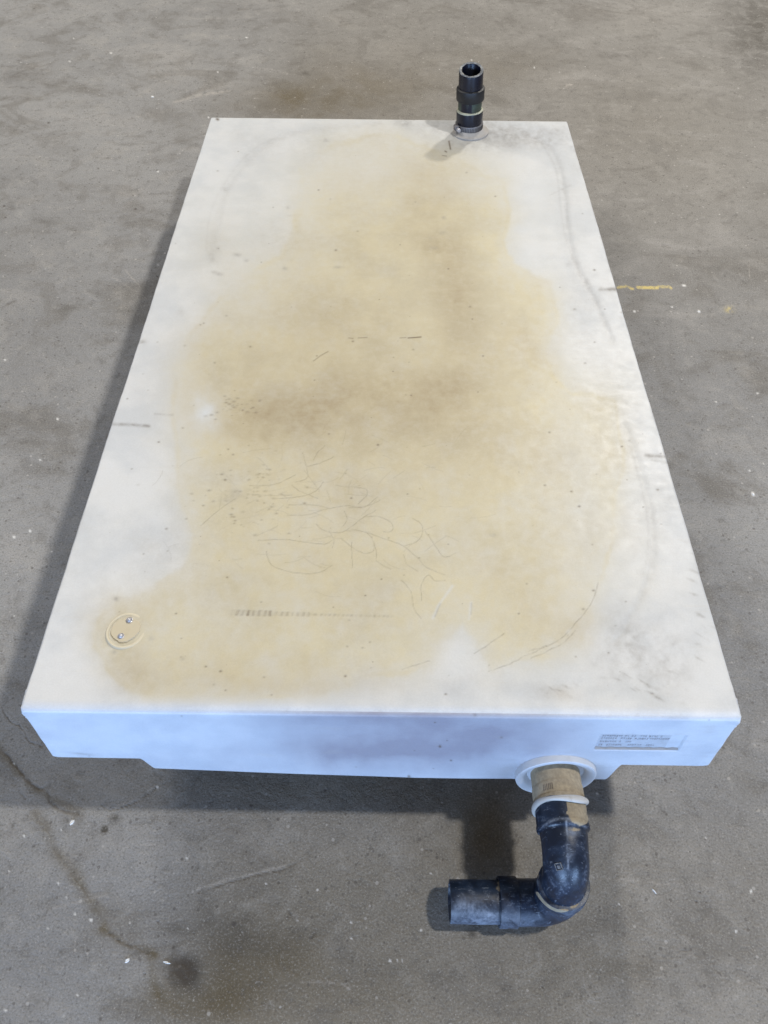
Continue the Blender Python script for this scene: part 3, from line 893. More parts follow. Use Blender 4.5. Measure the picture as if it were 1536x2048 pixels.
# ------------------------------------------------------------------ the floor
def floor_marks(X, Y):
    n = len(X)
    # keep warps bounded
    wx = X + 22 * fbm(X, Y, 110, 5, 203) + 4 * fbm(X, Y, 14, 3, 208)
    wy = Y + 16 * fbm(X, Y, 110, 5, 213) + 4 * fbm(X, Y, 14, 3, 218)
    B = lambda *a_: blob(wx, wy, *a_)
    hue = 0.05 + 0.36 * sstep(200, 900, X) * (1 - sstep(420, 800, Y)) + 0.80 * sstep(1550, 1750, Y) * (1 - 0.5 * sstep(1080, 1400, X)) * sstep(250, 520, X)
    hue += 0.2 * B(1300, 250, 250, 150) + 0.75 * B(620, 1570, 520, 60) + 0.3 * B(520, 1980, 260, 120)  # second term paints a warmer tint into the tank's cast-shadow strip
    hue = np.clip(hue, 0, 1.15)
    brn = 0.52 * B(660, 215, 210, 46) + 0.30 * B(740, 165, 160, 40) + 0.20 * B(880, 120, 180, 60) + 0.22 * B(640, 130, 90, 60)
    brn += 0.40 * B(560, 200, 60, 26) + 0.22 * B(1000, 140, 90, 50)
    brn += 0.28 * B(430, 2000, 90, 60) + 0.32 * B(540, 1960, 90, 70) + 0.20 * B(500, 1880, 120, 70) + 0.22 * B(340, 1990, 50, 50)
    brn += 0.85 * B(960, 1690, 66, 100) * 0.75 + 0.45 * B(370, 2010, 120, 50) + 0.30 * B(560, 1900, 90, 60) + 0.25 * B(450, 1950, 60, 90)  # first term paints the elbow's cast shadow olive-brown; the rest are brown patches
    brn += 0.12 * B(780, 1800, 160, 120) + 0.20 * B(720, 1980, 130, 60) + 0.16 * B(230, 1850, 70, 60) + 0.16 * B(1260, 1950, 70, 40)
    brn += 0.22 * B(1500, 1560, 40, 30) + 0.16 * B(1200, 1930, 90, 30)
    drk = 0.40 * B(160, 50, 16, 12) + 0.55 * B(128, 30, 13, 11) + 0.20 * B(40, 140, 55, 26) + 0.13 * B(20, 160, 50, 40)
    drk += 0.55 * B(1500, 70, 70, 100) + 0.22 * B(1536, 30, 60, 80)
    drk += 0.45 * B(1235, 107, 28, 8, -4) + 0.25 * B(1290, 104, 40, 5) + 0.22 * B(955, 50, 40, 22) + 0.18 * B(970, 180, 50, 26)
    drk += 0.35 * B(1215, 205, 7, 5) + 0.30 * B(1325, 342, 9, 10) + 0.35 * B(1432, 562, 18, 8) + 0.30 * B(1350, 545, 12, 7) + 0.22 * B(1430, 545, 30, 14)
    drk += 0.28 * B(270, 585, 40, 20) + 0.20 * B(200, 590, 30, 8) + 0.20 * B(120, 310, 34, 18) + 0.20 * B(20, 370, 25, 14) + 0.25 * B(95, 440, 30, 10)
    drk += 0.25 * B(240, 625, 16, 8) + 0.16 * B(1290, 190, 40, 12) + 0.2 * B(1375, 745, 25, 14) + 0.10 * B(1450, 700, 90, 60)
    drk += 0.60 * B(140, 622, 17, 8) + 0.5 * B(192, 720, 10, 5) + 0.5 * B(604, 152, 12, 5) + 0.35 * B(18, 420, 12, 10)
    drk += 0.95 * B(367, 1941, 26, 30) + 0.7 * B(374, 1950, 26, 28) + 0.18 * B(367, 1945, 60, 55)
    drk += 0.95 * blob(X, Y, 209, 1659, 8, 9, 20, .5) + 0.7 * B(225, 1637, 11, 8, -40) + 0.4 * B(360, 1860, 30, 14)
    drk += 0.22 * B(1500, 1180, 40, 30) + 0.20 * B(1450, 1170, 40, 14) + 0.22 * B(1400, 1120, 40, 18) + 0.3 * B(520, 1870, 70, 30)
    drk += 0.38 * B(470, 1830, 60, 34) + 0.30 * B(520, 1890, 60, 30) + 0.28 * B(640, 1850, 50, 30) + 0.35 * B(30, 1660, 0.1, 0.1)
    drk += 0.30 * B(560, 1800, 40, 18) + 0.18 * B(60, 1250, 50, 40) + 0.12 * B(80, 900, 80, 60)
    drk += 0.5 * B(960, 1862, 20, 7) + 0.6 * B(953, 1872, 9, 8) + 0.3 * B(1290, 1945, 16, 14) + 0.25 * B(1255, 1930, 12, 8)
    drk += 0.4 * B(1375, 1902, 12, 4) + 0.4 * B(1402, 1820, 6, 4) + 0.3 * B(1510, 1557, 6, 8)
    drk += 0.30 * B(120, 1900, 10, 7) + 0.25 * B(215, 1900, 12, 6) + 0.5 * B(101, 2009, 6, 5) + 0.35 * B(268, 1985, 9, 9) + 0.5 * B(34, 1651, 4, 10)
    drk *= np.clip(1 + 0.5 * fbm(X, Y, 25, 4, 301), 0.2, 2)
    lgt = 0.26 * B(420, 185, 60, 10, -12) + 0.18 * B(330, 130, 70, 40) + 0.14 * B(1130, 160, 60, 30) + 0.16 * B(1310, 20, 120, 30)
    lgt += 0.15 * B(270, 390, 50, 26) + 0.14 * B(1260, 150, 14, 14) + 0.15 * B(1100, 360, 80, 100) + 0.10 * B(1420, 380, 60, 60)
    lgt += 0.14 * B(640, 1700, 230, 50) + 0.10 * B(250, 1700, 120, 50) + 0.14 * B(1180, 2010, 50, 30) + 0.10 * B(1450, 2000, 90, 50)
    lgt += 0.14 * B(1130, 460, 70, 60) * 0 + 0.16 * B(1510, 610, 60, 10)
    # feathery scrape strokes
    for i, (pts, w_, am) in enumerate((
            ([(345, 205), (400, 190), (460, 182)], 2.0, .5), ([(250, 540), (278, 570)], 1.1, .5), ([(225, 555), (290, 595)], 1.1, .3),
            ([(300, 960), (240, 1180)], 1.0, .0), ([(1115, 1645), (1250, 1760), (1330, 1768)], 1.2, .0),
            ([(1170, 1755), (1230, 1756), (1290, 1765), (1340, 1770)], 1.6, .45), ([(395, 1779), (450, 1762), (520, 1744), (570, 1732)], 3.0, .5), ([(270, 1690), (310, 1690)], 1.3, .5),
            ([(282, 1708), (300, 1708)], 1.3, .6), ([(345, 1725), (360, 1718)], 1.2, .6), ([(60, 1830), (130, 1810), (210, 1790)], 2.5, .25),
            ([(600, 1963), (680, 1968), (702, 1980)], 1.6, .5), ([(402, 1722), (480, 1722)], 1.6, .3), ([(1498, 520), (1500, 560)], 1.0, .5),
            ([(1080, 270), (1096, 262)], 1.2, .0), ([(1129, 172), (1143, 169)], 1.6, .8), ([(1316, 118), (1328, 113)], 1.3, .6),
            ([(1308, 242), (1322, 232)], 1.1, .6), ([(1304, 1777), (1312, 1789)], 1.3, .0),
            ([(215, 1632), (240, 1610), (280, 1598), (310, 1570)], 1.4, .45), ([(0, 1408), (20, 1440), (50, 1462), (60, 1490)], 1.2, .3))):
        d = wobdist(X, Y, pts, 10, 3, 12, 2, 14, 330 + i)
        lgt += am * np.exp(-(d / w_) ** 2)
    # cracks: lower left
    crk = np.zeros(n)
    brk = np.clip(0.65 + 1.3 * fbm(X, Y, 9, 3, 270), 0, 1)
    for i, (pts, w_, am) in enumerate((
            ([(0, 1495), (10, 1508), (28, 1527), (47, 1552), (70, 1574), (95, 1584), (101, 1603), (127, 1622), (158, 1628)], 3.4, .62),
            ([(0, 1408), (19, 1441), (47, 1460), (57, 1482), (82, 1492)], 1.3, .65),
            ([(205, 1610), (222, 1622), (240, 1617), (262, 1608), (290, 1592), (312, 1575)], 1.2, .55),
            ([(222, 1868), (240, 1882), (268, 1896), (300, 1906)], 3.6, .7),
            ([(20, 1545), (40, 1585), (62, 1622)], 3.0, .30),
            ([(395, 1785), (450, 1768), (520, 1750), (570, 1738), (605, 1722)], 2.2, .55),
            ([(1345, 140), (1300, 150)], 1, 0), ([(1310, 240), (1325, 236)], 1, .3),
            ([(1298, 1990), (1330, 1975)], 1.6, .0), ([(1180, 2010), (1150, 2022)], 2, .0),
            ([(1358, 1897), (1372, 1904), (1386, 1900)], 2.4, .35), ([(1395, 1918), (1440, 1914)], 1.8, .2),
            ([(623, 1876), (634, 1860)], 2.2, .5), ([(578, 1822), (582, 1832)], 2.2, .6),
            ([(840, 1700), (872, 1701)], 1.6, .55), ([(1150, 2000), (1200, 1985)], 2.0, .25),
            ([(1080, 1820), (1093, 1808)], 2, 0), ([(30, 600), (0, 616)], 2.5, .5), ([(12, 585), (22, 580)], 2.2, .5))):
        if am <= 0:
            continue
        d = wobdist(X, Y, smooth(pts, 3), 16, 4, 12, 4, 14, 230 + i)
        crk = np.maximum(crk, am * np.exp(-(d / w_) ** 2) * brk)
    d = polydist(wx, wy, [(0, 1495), (28, 1527), (70, 1574), (101, 1603), (158, 1628)], 50)
    brn += 0.55 * np.exp(-(d / 9) ** 2)
    d = polydist(wx, wy, [(215, 1862), (240, 1880), (270, 1896), (316, 1908)], 40)
    brn += 0.6 * np.exp(-(d / 9) ** 2)
    d = polydist(wx, wy, [(316, 1915), (314, 1950), (320, 1985)], 40)
    brn += 0.35 * np.exp(-(d / 14) ** 2)
    # the brown runnel
    run = [(73, 1628), (95, 1665), (111, 1704), (135, 1740), (158, 1770), (190, 1815), (221, 1858)]
    d = polydist(wx, wy, smooth(run, 4), 60)
    rb = np.clip(0.70 + 1.0 * fbm(X, Y, 40, 4, 281), 0, 1.2)
    brn += 0.62 * np.exp(-(d / 12) ** 2) * rb
    crk = np.maximum(crk, 0.22 * np.exp(-(d / 2.0) ** 2) * rb * brk)
    crk = np.maximum(crk, 0.88 * blob(wx, wy, 366, 1940, 30, 32, 0, .35) * np.clip(0.85 + 0.5 * fbm(X, Y, 9, 4, 291), 0, 1))
    # yellow paint remnants
    yel = np.zeros(n)
    for i, (pts, w_, am) in enumerate((([(1236, 575), (1252, 573)], 2.6, .7), ([(1256, 574), (1266, 577)], 2.2, .95), ([(1276, 574), (1315, 576)], 3.0, 1.0),
                                       ([(1318, 573), (1341, 574)], 2.4, 1.0), ([(1338, 573), (1342, 576)], 2.6, 1.0))):
        d = wobdist(X, Y, pts, 8, 1.0, 7, 1.8, 7, 370)
        yel = np.maximum(yel, am * (1 - sstep(w_ - 1.0, w_ + .5, d)) * np.clip(0.75 + 1.6 * fbm(X, Y, 6, 3, 377), 0, 1))
    yel = np.maximum(yel, 0.6 * blob(X, Y, 1459, 619, 9, 6) * np.clip(0.7 + 2 * fbm(X, Y, 4, 3, 375), 0, 1.4))
    wht = np.zeros(n)
    for cx, cy, rx, ry, ang in ((1269, 623, 3, 2.4, 0), (1398, 623, 3.2, 2.6, 20), (1344, 614, 2.2, 1.8, 0), (1368, 571, 4.5, 1.8, 5), (1448, 69, 0, 0, 0),
                                (305, 193, 2.8, 1.8, 0), (222, 106, 2.6, 1.6, 0), (493, 75, 2.4, 1.4, 0), (417, 235, 2, 1.6, 30), (1515, 787, 2.6, 1.6, 0),
                                (1432, 804, 1.8, 1.8, 0), (1506, 988, 3, 5, -20), (144, 1645, 3.2, 5.6, 30), (48, 1672, 2, 2.8, 0), (150, 1828, 2.6, 2.6, 0),
                                (28, 1527, 2.4, 2.4, 0), (315, 1574, 3, 3, 0), (374, 1717, 3.2, 2, 20), (1499, 941, 1.8, 1.8, 0), (1472, 1863, 2.6, 2.6, 0),
                                (1502, 1783, 2.4, 4, 10), (1238, 1809, 2, 2, 0), (702, 1845, 2.6, 2.6, 0), (703, 1877, 2.4, 2.4, 0), (780, 1922, 3.2, 3.2, 0),
                                (795, 1921, 2, 2, 0), (532, 1767, 2, 2, 0), (155, 1990, 2.4, 2.4, 0), (11, 2021, 3, 3, 0), (182, 1840, 3.6, 3.2, 0),
                                (116, 1767, 2.2, 2.2, 0), (18, 1743, 2.2, 2.2, 0), (316, 343, 2.4, 1.4, 0), (60, 1062, 2.4, 2.4, 0), (28, 1074, 3, 3, 0),
                                (80, 920, 2.2, 2.2, 0), (115, 838, 2.2, 2.2, 0), (10, 720, 2, 2, 0), (1190, 1604, 0, 0, 0), (1194, 1588, 2.6, 2, 0)):
        if rx > 0:
            sl = near(X, Y, cx, cy, 16)
            wht[sl] = np.maximum(wht[sl], 0.85 * blob(X[sl], Y[sl], cx, cy, rx, ry, ang, 0.5))
    rr = random.Random(11)
    for i in range(110):
        cx, cy, r_ = rr.uniform(-20, 1556), rr.uniform(0, 2050), rr.uniform(0.9, 1.9)
        sl = near(X, Y, cx, cy, 6)
        if rr.random() < 0.6:
            wht[sl] = np.maximum(wht[sl], rr.uniform(.3, .8) * blob(X[sl], Y[sl], cx, cy, r_ * 1.2, r_, rr.uniform(0, 90), .4))
        else:
            crk[sl] = np.maximum(crk[sl], rr.uniform(.5, .9) * blob(X[sl], Y[sl], cx, cy, r_ * 1.7, r_ * 1.1, rr.uniform(-30, 40), .4))
    return [np.clip(a_, 0, 1) for a_ in (drk, brn, lgt, yel, wht, crk, hue)]


def build_floor():
    ny = 1120
    y = -0.62 + 3.2 * ((np.linspace(0, 1, ny)) ** 1.0 * 0.25 + 0.75 * np.linspace(0, 1, ny) ** 1.9)
    y = np.concatenate([[-9, -5, -2.5, -1.3, -.9, -.75], y - 0.0, [2.75, 3.2, 4, 6, 9, 14]])
    nx = 860
    s = np.concatenate([[-20, -9, -4, -2, -1.35, -1.12], np.linspace(-1, 1, nx), [1.12, 1.35, 2, 4, 9, 20]])
    Yg, Sg = np.meshgrid(y, s, indexing='ij')
    half = np.clip(0.62 + 0.30 * (Yg + 0.62), 0.55, 2.2)
    Xg = Sg * half
    V = np.stack([Xg.ravel(), Yg.ravel(), np.zeros(Xg.size)], 1)
    q = grid_faces(len(y), len(s))[:, ::-1]
    me = mesh_np('floor', V, q)
    inner = (np.abs(Sg.ravel()) <= 1.2) & (V[:, 1] > -.8) & (V[:, 1] < 2.8)
    Pt = V @ M + P0                                   # back to the tank frame
    ch = np.zeros((7, len(V)))
    px, py = chart(Pt[inner])
    vals = floor_marks(px, py)
    for i in range(7):
        ch[i, inner] = vals[i]
    ch[6, ~inner] = 0.3
    set_attr(me, 'stain', ch[:4])
    set_attr(me, 'dirt_shade', ch[4:7])
    o = link('floor', me, None, [M_FLOOR])
    o['kind'] = 'structure'
    return o


build_floor()

# ------------------------------------------------------------------ the tank
root = bpy.data.objects.new('waste_water_tank', None)
COL.objects.link(root)
root.rotation_euler = (-TILT, 0, 0)
root['label'] = 'flat white plastic tank with yellow-brown stained top and black pipes, lying on concrete'
root['category'] = 'water tank'
body = tank_body(root)
body['label'] = 'white rectangular tank shell stained yellow and brown on top'

# --- outlet at the front
OX, OZ = 0.6925, -0.1655
FWD = (0.02, -1, 0.0)
fl = turned('outlet_flange', (OX, 0.004, OZ), FWD,
            [(0, 0.0560), (0.0105, 0.0560), (0.0125, 0.0554), (0.0132, 0.0538), (0.0128, 0.0515), (0.0120, 0.0470), (0.0095, 0.0430), (0.0045, 0.0390), (0.0040, 0.030)],
            M_FLANGE, root, 72, 0.0004)


def coat_tube(V, s, th):
    return (0.5 * np.ones(len(s)), 0.9 - 0.5 * sstep(0.6, 1.0, s), 0 * s, 0 * s)


turned('outlet_tube', (OX, 0.0, OZ), FWD,
       [(0.0, 0.0338), (0.022, 0.0338), (0.056, 0.0338), (0.0565, 0.0332), (0.062, 0.0330)],
       M_TUBE, root, 64, 0.0003, coat_tube)
band = turned('hose_clamp', (OX + .0004, -0.0235, OZ), FWD,
              [(0, 0.0339), (0.0, 0.0342), (0.001, 0.0345), (0.0150, 0.0345), (0.0160, 0.0342), (0.0160, 0.0339)],
              M_TUBE, root, 64, 0.0002, lambda V, s, th: (0.35 + 0 * s, 1.0 + 0 * s, 0 * s, 0 * s))
# slots of the clamp
bm = bmesh.new()
for i in range(6):
    a = math.radians(-44 + i * 4.2)
    r = 0.0345
    cx, cz = OX + r * math.sin(a) + .001, OZ + r * math.cos(a)
    boxm(bm, (cx, -0.0320, cz), (0.0008, 0.0085, 0.0008))
bm_obj('clamp_slots', bm, mat_plastic('dirt_in_slots', (0.13, 0.10, 0.07), (0.2, 0.16, 0.11), 0.5, 0.7), band)
# crooked sealing ring
NR, NS = 96, 14
bm = bmesh.new()
rg = []
for i in range(NR):
    a = 2 * math.pi * i / NR
    dirv = np.array([math.sin(a), 0, math.cos(a)])
    R0 = 0.0362 + 0.0016 * math.sin(a * 2 + 1.0)
    yc = -0.0475 - 0.0040 * math.sin(a + 2.6) - 0.0030 * math.sin(2 * a + .5)
    cen = np.array([OX + 0.0012, yc, OZ]) + dirv * R0
    wv, hv = 0.0042 + 0.0010 * math.sin(3 * a), 0.0034
    ring = []
    for j in range(NS):
        b = 2 * math.pi * j / NS
        p = cen + dirv * (hv * math.cos(b)) + np.array([0, 1, 0]) * (wv * math.sin(b))
        ring.append(bm.verts.new(p - P0))
    rg.append(ring)
for i in range(NR):
    for j in range(NS):
        bm.faces.new((rg[i][j], rg[(i + 1) % NR][j], rg[(i + 1) % NR][(j + 1) % NS], rg[i][(j + 1) % NS])).smooth = True
bm_obj('sealing_ring', bm, M_RING, root, True)

# --- first elbow: forward, then down
R_E = 0.0310


def coat_e1(V, s, th):
    x, y, z = V.T
    px, py = chart(V)
    tan = 1.1 * blob(px, py, 1152, 1612, 30, 30) + 0.9 * blob(px, py, 1165, 1640, 14, 12) + 0.45 * blob(px, py, 1148, 1660, 26, 7)
    tan = np.where(px > 1133, tan, tan * 0.12)
    chalk = 0.8 * np.exp(-((polydist(px, py, smooth([(1086, 1652), (1108, 1640), (1133, 1637), (1156, 1643), (1171, 1655)]), 12)) / 2.4) ** 2)
    chalk = np.maximum(chalk, 1.2 * np.exp(-((polydist(px, py, [(1133, 1640), (1135, 1700), (1137, 1738)], 10)) / 1.0) ** 2))
    chalk = np.maximum(chalk, 0.7 * blob(px, py, 1145, 1665, 14, 9))
    chalk = np.maximum(chalk, 0.55 * blob(px, py, 1138, 1712, 8, 16))
    return chalk, tan, 0 * s, 0 * s


p1 = polyline([(OX + .0012, -0.044, OZ), (OX + .0014, -0.070, OZ - .0002), (OX + .0016, -0.092, OZ - .002), (OX + .0022, -0.1100, OZ - .010),
               (OX + .0036, -0.1215, OZ - .025), (OX + .0050, -0.1265, OZ - .045), (OX + .0066, -0.1285, OZ - .075), (OX + .0072, -0.1285, OZ - .0950)], 110)
d1 = np.concatenate([[0], np.cumsum(np.linalg.norm(np.diff(p1, axis=0), axis=1))])
r1 = np.interp(d1, [0, 0.004, 0.0300, 0.0315, 0.0360, 0.0375, 0.0395, 0.060, 0.20], [0.0336, 0.0342, 0.0346, 0.0354, 0.0354, 0.0335, 0.0312, 0.0302, 0.0304])
e1 = sweep('pipe_elbow', p1, r1, M_PIPE, root, 96, coat_e1)
# moulded square mark on the elbow
bm = bmesh.new()
q0 = np.array([0.695, -0.1175, -0.1455])
mk = [(-.004, -.004), (.004, -.004), (.004, .004), (-.004, .004)]
# ring of four little bars lying on the bend
cpt = np.array([0.6925, -0.1100, -0.140])


def on_pipe(px, py):
    """nearest point of the elbow skin to a chart position"""
    me = e1.data
    co = np.empty(len(me.vertices) * 3)
    me.vertices.foreach_get('co', co)
    V = co.reshape(-1, 3) + P0
    X, Y = chart(V)
    dep = (V @ Rm.T + Tm)[:, 2]
    k = np.argmin((X - px) ** 2 + (Y - py) ** 2 + (dep > 1.17) * 0 + (dep - dep.min()) * 4000)
    nv = np.array(me.vertices[int(k)].normal)
    return V[k], nv


pc, nv = on_pipe(1117, 1733)
nv = nv / np.linalg.norm(nv)
tx = np.cross(nv, [0, 1, 0])
tx /= np.linalg.norm(tx)
ty = np.cross(nv, tx)


def obox(bm, c, ax3, s):
    vs = []
    for dx in (-.5, .5):
        for dy in (-.5, .5):
            for dz in (-.5, .5):
                p = c + ax3[0] * dx * s[0] + ax3[1] * dy * s[1] + ax3[2] * dz * s[2] - P0
                vs.append(bm.verts.new(p))
    for f in ((0, 1, 3, 2), (4, 6, 7, 5), (0, 4, 5, 1), (2, 3, 7, 6), (0, 2, 6, 4), (1, 5, 7, 3)):
        bm.faces.new([vs[i] for i in f])


for sx, sy, w_, h_ in ((0, -.0042, .0085, .0008), (0, .0042, .0085, .0008), (-.0042, 0, .0008, .0085), (.0042, 0, .0008, .0085)):
    obox(bm, pc + tx * sx + ty * sy, (tx, ty, nv), (w_, h_, .0022))
obox(bm, pc + ty * 0.0005, (tx, ty, nv), (.0034, .0042, .0020))
bm_obj('moulded_mark', bm, mat_plastic('grey_moulding', (0.05, 0.055, 0.065), (0.35, 0.33, 0.30), 1.0, 0.5, 60), e1)

# --- second elbow: down, then to the left
ZL, YL = -0.3085, -0.1300


def coat_e2(V, s, th):
    px, py = chart(V)
    chalk = 0.9 * np.exp(-((polydist(px, py, smooth([(1074, 1762), (1088, 1785), (1108, 1799), (1132, 1801), (1156, 1788), (1169, 1764)]), 12)) / 2.6) ** 2)
    chalk = np.maximum(chalk, 0.55 * blob(px, py, 1140, 1815, 36, 20) + 0.5 * blob(px, py, 1060, 1845, 40, 14))
    tan = 0.95 * np.exp(-((polydist(px, py, smooth([(1074, 1786), (1086, 1802), (1104, 1817), (1126, 1822), (1146, 1814), (1160, 1800)]), 12)) / 3.4) ** 2)
    tan = np.maximum(tan, 0.5 * blob(px, py, 1076, 1745, 8, 26))
    return chalk, tan, 0 * s, 0 * s


p2 = polyline([(OX + .0062, -0.1284, OZ - .060), (OX + .0068, -0.1285, OZ - .078), (OX + .0070, -0.1287, OZ - .098), (OX + .0045, -0.1290, OZ - .1180), (OX - .0020, -0.1293, OZ - .1315),
               (OX - .0140, -0.1298, ZL + .0015), (OX - .0290, YL, ZL), (0.640, YL, ZL)], 110)
d2 = np.concatenate([[0], np.cumsum(np.linalg.norm(np.diff(p2, axis=0), axis=1))])
r2 = np.interp(d2, [0, 0.0008, 0.0030, 0.0180, 0.0195, 0.0225, 0.0245, 0.06, 0.2], [0.0305, 0.0345, 0.0350, 0.0345, 0.0352, 0.0352, 0.0330, 0.0318, 0.0308])
sweep('pipe_elbow', p2, r2, M_PIPE, root, 96, coat_e2)


def coat_cpl(V, s, th):
    px, py = chart(V)
    return 0.55 * sstep(1790, 1850, py) * (0.6 + 0 * s), 0.42 * np.exp(-((px - 1036) / 1.6) ** 2) * (py < 1830), 0 * s, 0 * s


turned('pipe_coupling', (0.6450, YL, ZL), (-1, 0, 0), [(0, 0.0308), (0.0, 0.0338), (0.001, 0.0342), (0.0245, 0.0342), (0.0258, 0.0336), (0.0258, 0.0300)],
       M_PIPE, root, 80, 0.0, coat_cpl)


def coat_end(V, s, th):
    px, py = chart(V)
    c = 0.80 * sstep(1795, 1835, py) * (0.7 + 0.6 * fbm(px, py, 22, 3, 5)) + 0.5 * blob(px, py, 930, 1812, 40, 16)
    c = np.maximum(c, 0.95 * blob(px, py, 985, 1832, 22, 16))
    t = 0.62 * np.exp(-((px - 998) / 3.0) ** 2) * (py < 1835) + 0.25 * blob(px, py, 975, 1775, 26, 10)
    return np.clip(c, 0, 1), t, 0 * s, 0 * s


turned('pipe_end', (0.6200, YL, ZL), (-1, 0, 0),
       [(0, 0.0290), (0.001, 0.0290), (0.012, 0.0292), (0.035, 0.0293), (0.055, 0.0292), (0.0690, 0.0290), (0.0698, 0.0284), (0.0698, 0.0262), (0.066, 0.0258), (0.01, 0.0256), (0.009, 0.001)],
       M_PIPE, root, 80, 0.0002, coat_end)

# --- vent pipe at the far end
bx, by = 0.6480, 1.5775
AX = (-0.045, 0.0, 1.0)
turned('vent_flange', (bx + .003, by - 0.004, 0.0), AX, [(-0.004, 0.0450), (0.0012, 0.0450), (0.0026, 0.0435), (0.0034, 0.0400), (0.0048, 0.0360), (0.0080, 0.0330), (0.010, 0.0300)],
       M_DUSTY, root, 64, 0.0009)
vp = turned('vent_pipe', (bx, by, 0.0), AX,
            [(0.0, 0.0275), (0.11, 0.0288), (0.1405, 0.0288), (0.1425, 0.0286), (0.1432, 0.0278), (0.1432, 0.0240), (0.1420, 0.0232), (0.02, 0.0230), (0.0195, 0.0010)],
            M_BLACK, root, 72, 0.00015, None, 0.23)
vp['label'] = 'glossy black vent pipe stub with an open rough-cut top'
# burrs on the cut rim
bm = bmesh.new()
top = np.array([bx, by, 0]) + np.array(AX) / np.linalg.norm(AX) * 0.1432
rr = random.Random(5)
prev = None
NB = 72
ring_o, ring_i, ring_t = [], [], []
for i in range(NB):
    a = 2 * math.pi * i / NB
    e = np.array([math.cos(a), math.sin(a), 0.045 * math.cos(a) + 0.23 * math.sin(a)])
    ring_o.append(bm.verts.new(top + e * (0.0285 + rr.uniform(-.0004, .0003)) + [0, 0, 0.0002] - P0))
    ring_t.append(bm.verts.new(top + e * (0.0262 + rr.uniform(-.0006, .0006)) + [0, 0, 0.0012 + rr.uniform(0, .0009)] - P0))
    ring_i.append(bm.verts.new(top + e * (0.0236 - rr.uniform(0, .0018)) + [0, 0, 0.0003] - P0))
for i in range(NB):
    j = (i + 1) % NB
    bm.faces.new((ring_o[i], ring_o[j], ring_t[j], ring_t[i]))
    bm.faces.new((ring_t[i], ring_t[j], ring_i[j], ring_i[i]))
bm_obj('cut_rim', bm, mat_plastic('scuffed_grey_rim', (0.10, 0.105, 0.11), (0.48, 0.46, 0.40), 1.2, 0.5, 90), vp)
turned('pipe_sleeve', (bx, by, 0.0), AX, [(0.004, 0.0315), (0.026, 0.0317), (0.050, 0.0323), (0.0515, 0.0320), (0.0518, 0.0300)], M_BLACK, root, 64, 0.0002)
turned('sealant_bead', (bx, by, 0.0), AX, [(0.0505, 0.0318), (0.0522, 0.0322), (0.0535, 0.0312), (0.0545, 0.0290), (0.0548, 0.0270)], M_CREAM, root, 64, 0.0005)
turned('stained_pipe_section', (bx, by, 0.0), AX, [(0.050, 0.0282), (0.0795, 0.0286)], M_GREEN, root, 64, 0.0)
turned('pipe_collar', (bx, by, 0.0), AX, [(0.076, 0.0284), (0.0765, 0.0322), (0.078, 0.0334), (0.1010, 0.0338), (0.1030, 0.0334), (0.1045, 0.0312), (0.1050, 0.0285)], M_BAND, root, 64, 0.0001)
clamp = turned('hose_clamp', (bx, by, 0.0), AX, [(0.0075, 0.0316), (0.0075, 0.0330), (0.0085, 0.0334), (0.0215, 0.0334), (0.0225, 0.0330), (0.0225, 0.0316)], M_STEEL, root, 64, 0.0001)
bm = bmesh.new()
for i in range(30):
    a = math.radians(-200 + i * 7.0)
    e = np.array([math.cos(a), math.sin(a), 0])
    t_ = np.array([-math.sin(a), math.cos(a), 0])
    c = np.array([bx, by, 0.0155]) + e * 0.0335 + np.array([-0.0007, 0, 0])
    obox(bm, c, (t_, np.array([0, 0, 1.0]), e), (0.0012, 0.010, 0.0010))
bm_obj('clamp_slots', bm, M_INNER, clamp)
# worm housing and screw on the left
bm = bmesh.new()
a = math.radians(208)
e = np.array([math.cos(a), math.sin(a), 0])
t_ = np.array([-math.sin(a), math.cos(a), 0])
up3 = np.array([0, 0, 1.0])
obox(bm, np.array([bx, by, 0.0155]) + e * 0.0375, (t_, up3, e), (0.016, 0.013, 0.009))
bmesh.ops.bevel(bm, geom=bm.edges[:], offset=0.0018, segments=3, affect='EDGES')
bm_obj('clamp_housing', bm, M_STEEL, clamp, True)
turned('screw', np.array([bx, by, 0.0150]) + e * 0.0385 + t_ * 0.008, t_, [(0, 0.0040), (0.0040, 0.0048), (0.0075, 0.0048), (0.0082, 0.0042), (0.0082, 0.0001)], M_SCREW, clamp, 20)

# --- round inspection patch with two screws, on the lid near the front left
def lid_point(px, py, z=0.0):
    d = Rm.T @ np.array([(px - 768) / FPX, (py - 1024) / FPX, 1.0])
    C_ = -Rm.T @ Tm
    return C_ + d * (z - C_[2]) / d[2]


c0 = lid_point(252, 1261)
NR, NS = 90, 9
bm = bmesh.new()
rg = []
rnd = random.Random(9)
for i in range(NR):
    a = 2 * math.pi * i / NR
    k = 0.5 + 0.5 * math.cos(a - math.radians(200))
    rx, ry = 0.0268 * (1 + .03 * math.sin(2 * a)), 0.0285 * (1 + .02 * math.sin(3 * a + 1))
    h = 0.0001 + 0.0026 * k ** 1.1
    ring = []
    for j in range(NS):
        t = j / (NS - 1)
        prof = math.sin(math.pi * t) ** 0.8
        rad = 1.0 - 0.17 * t
        ring.append(bm.verts.new(c0 + np.array([rx * rad * math.cos(a), ry * rad * math.sin(a), h * prof - 0.0008]) - P0))
    rg.append(ring)
for i in range(NR):
    for j in range(NS - 1):
        bm.faces.new((rg[i][j], rg[(i + 1) % NR][j], rg[(i + 1) % NR][j + 1], rg[i][j + 1])).smooth = True
patch = bm_obj('inspection_cap', bm, mat_plastic('yellowed_raised_rim', (0.575, 0.53, 0.41), (0.50, 0.44, 0.32), 0.5, 0.5), root, True)
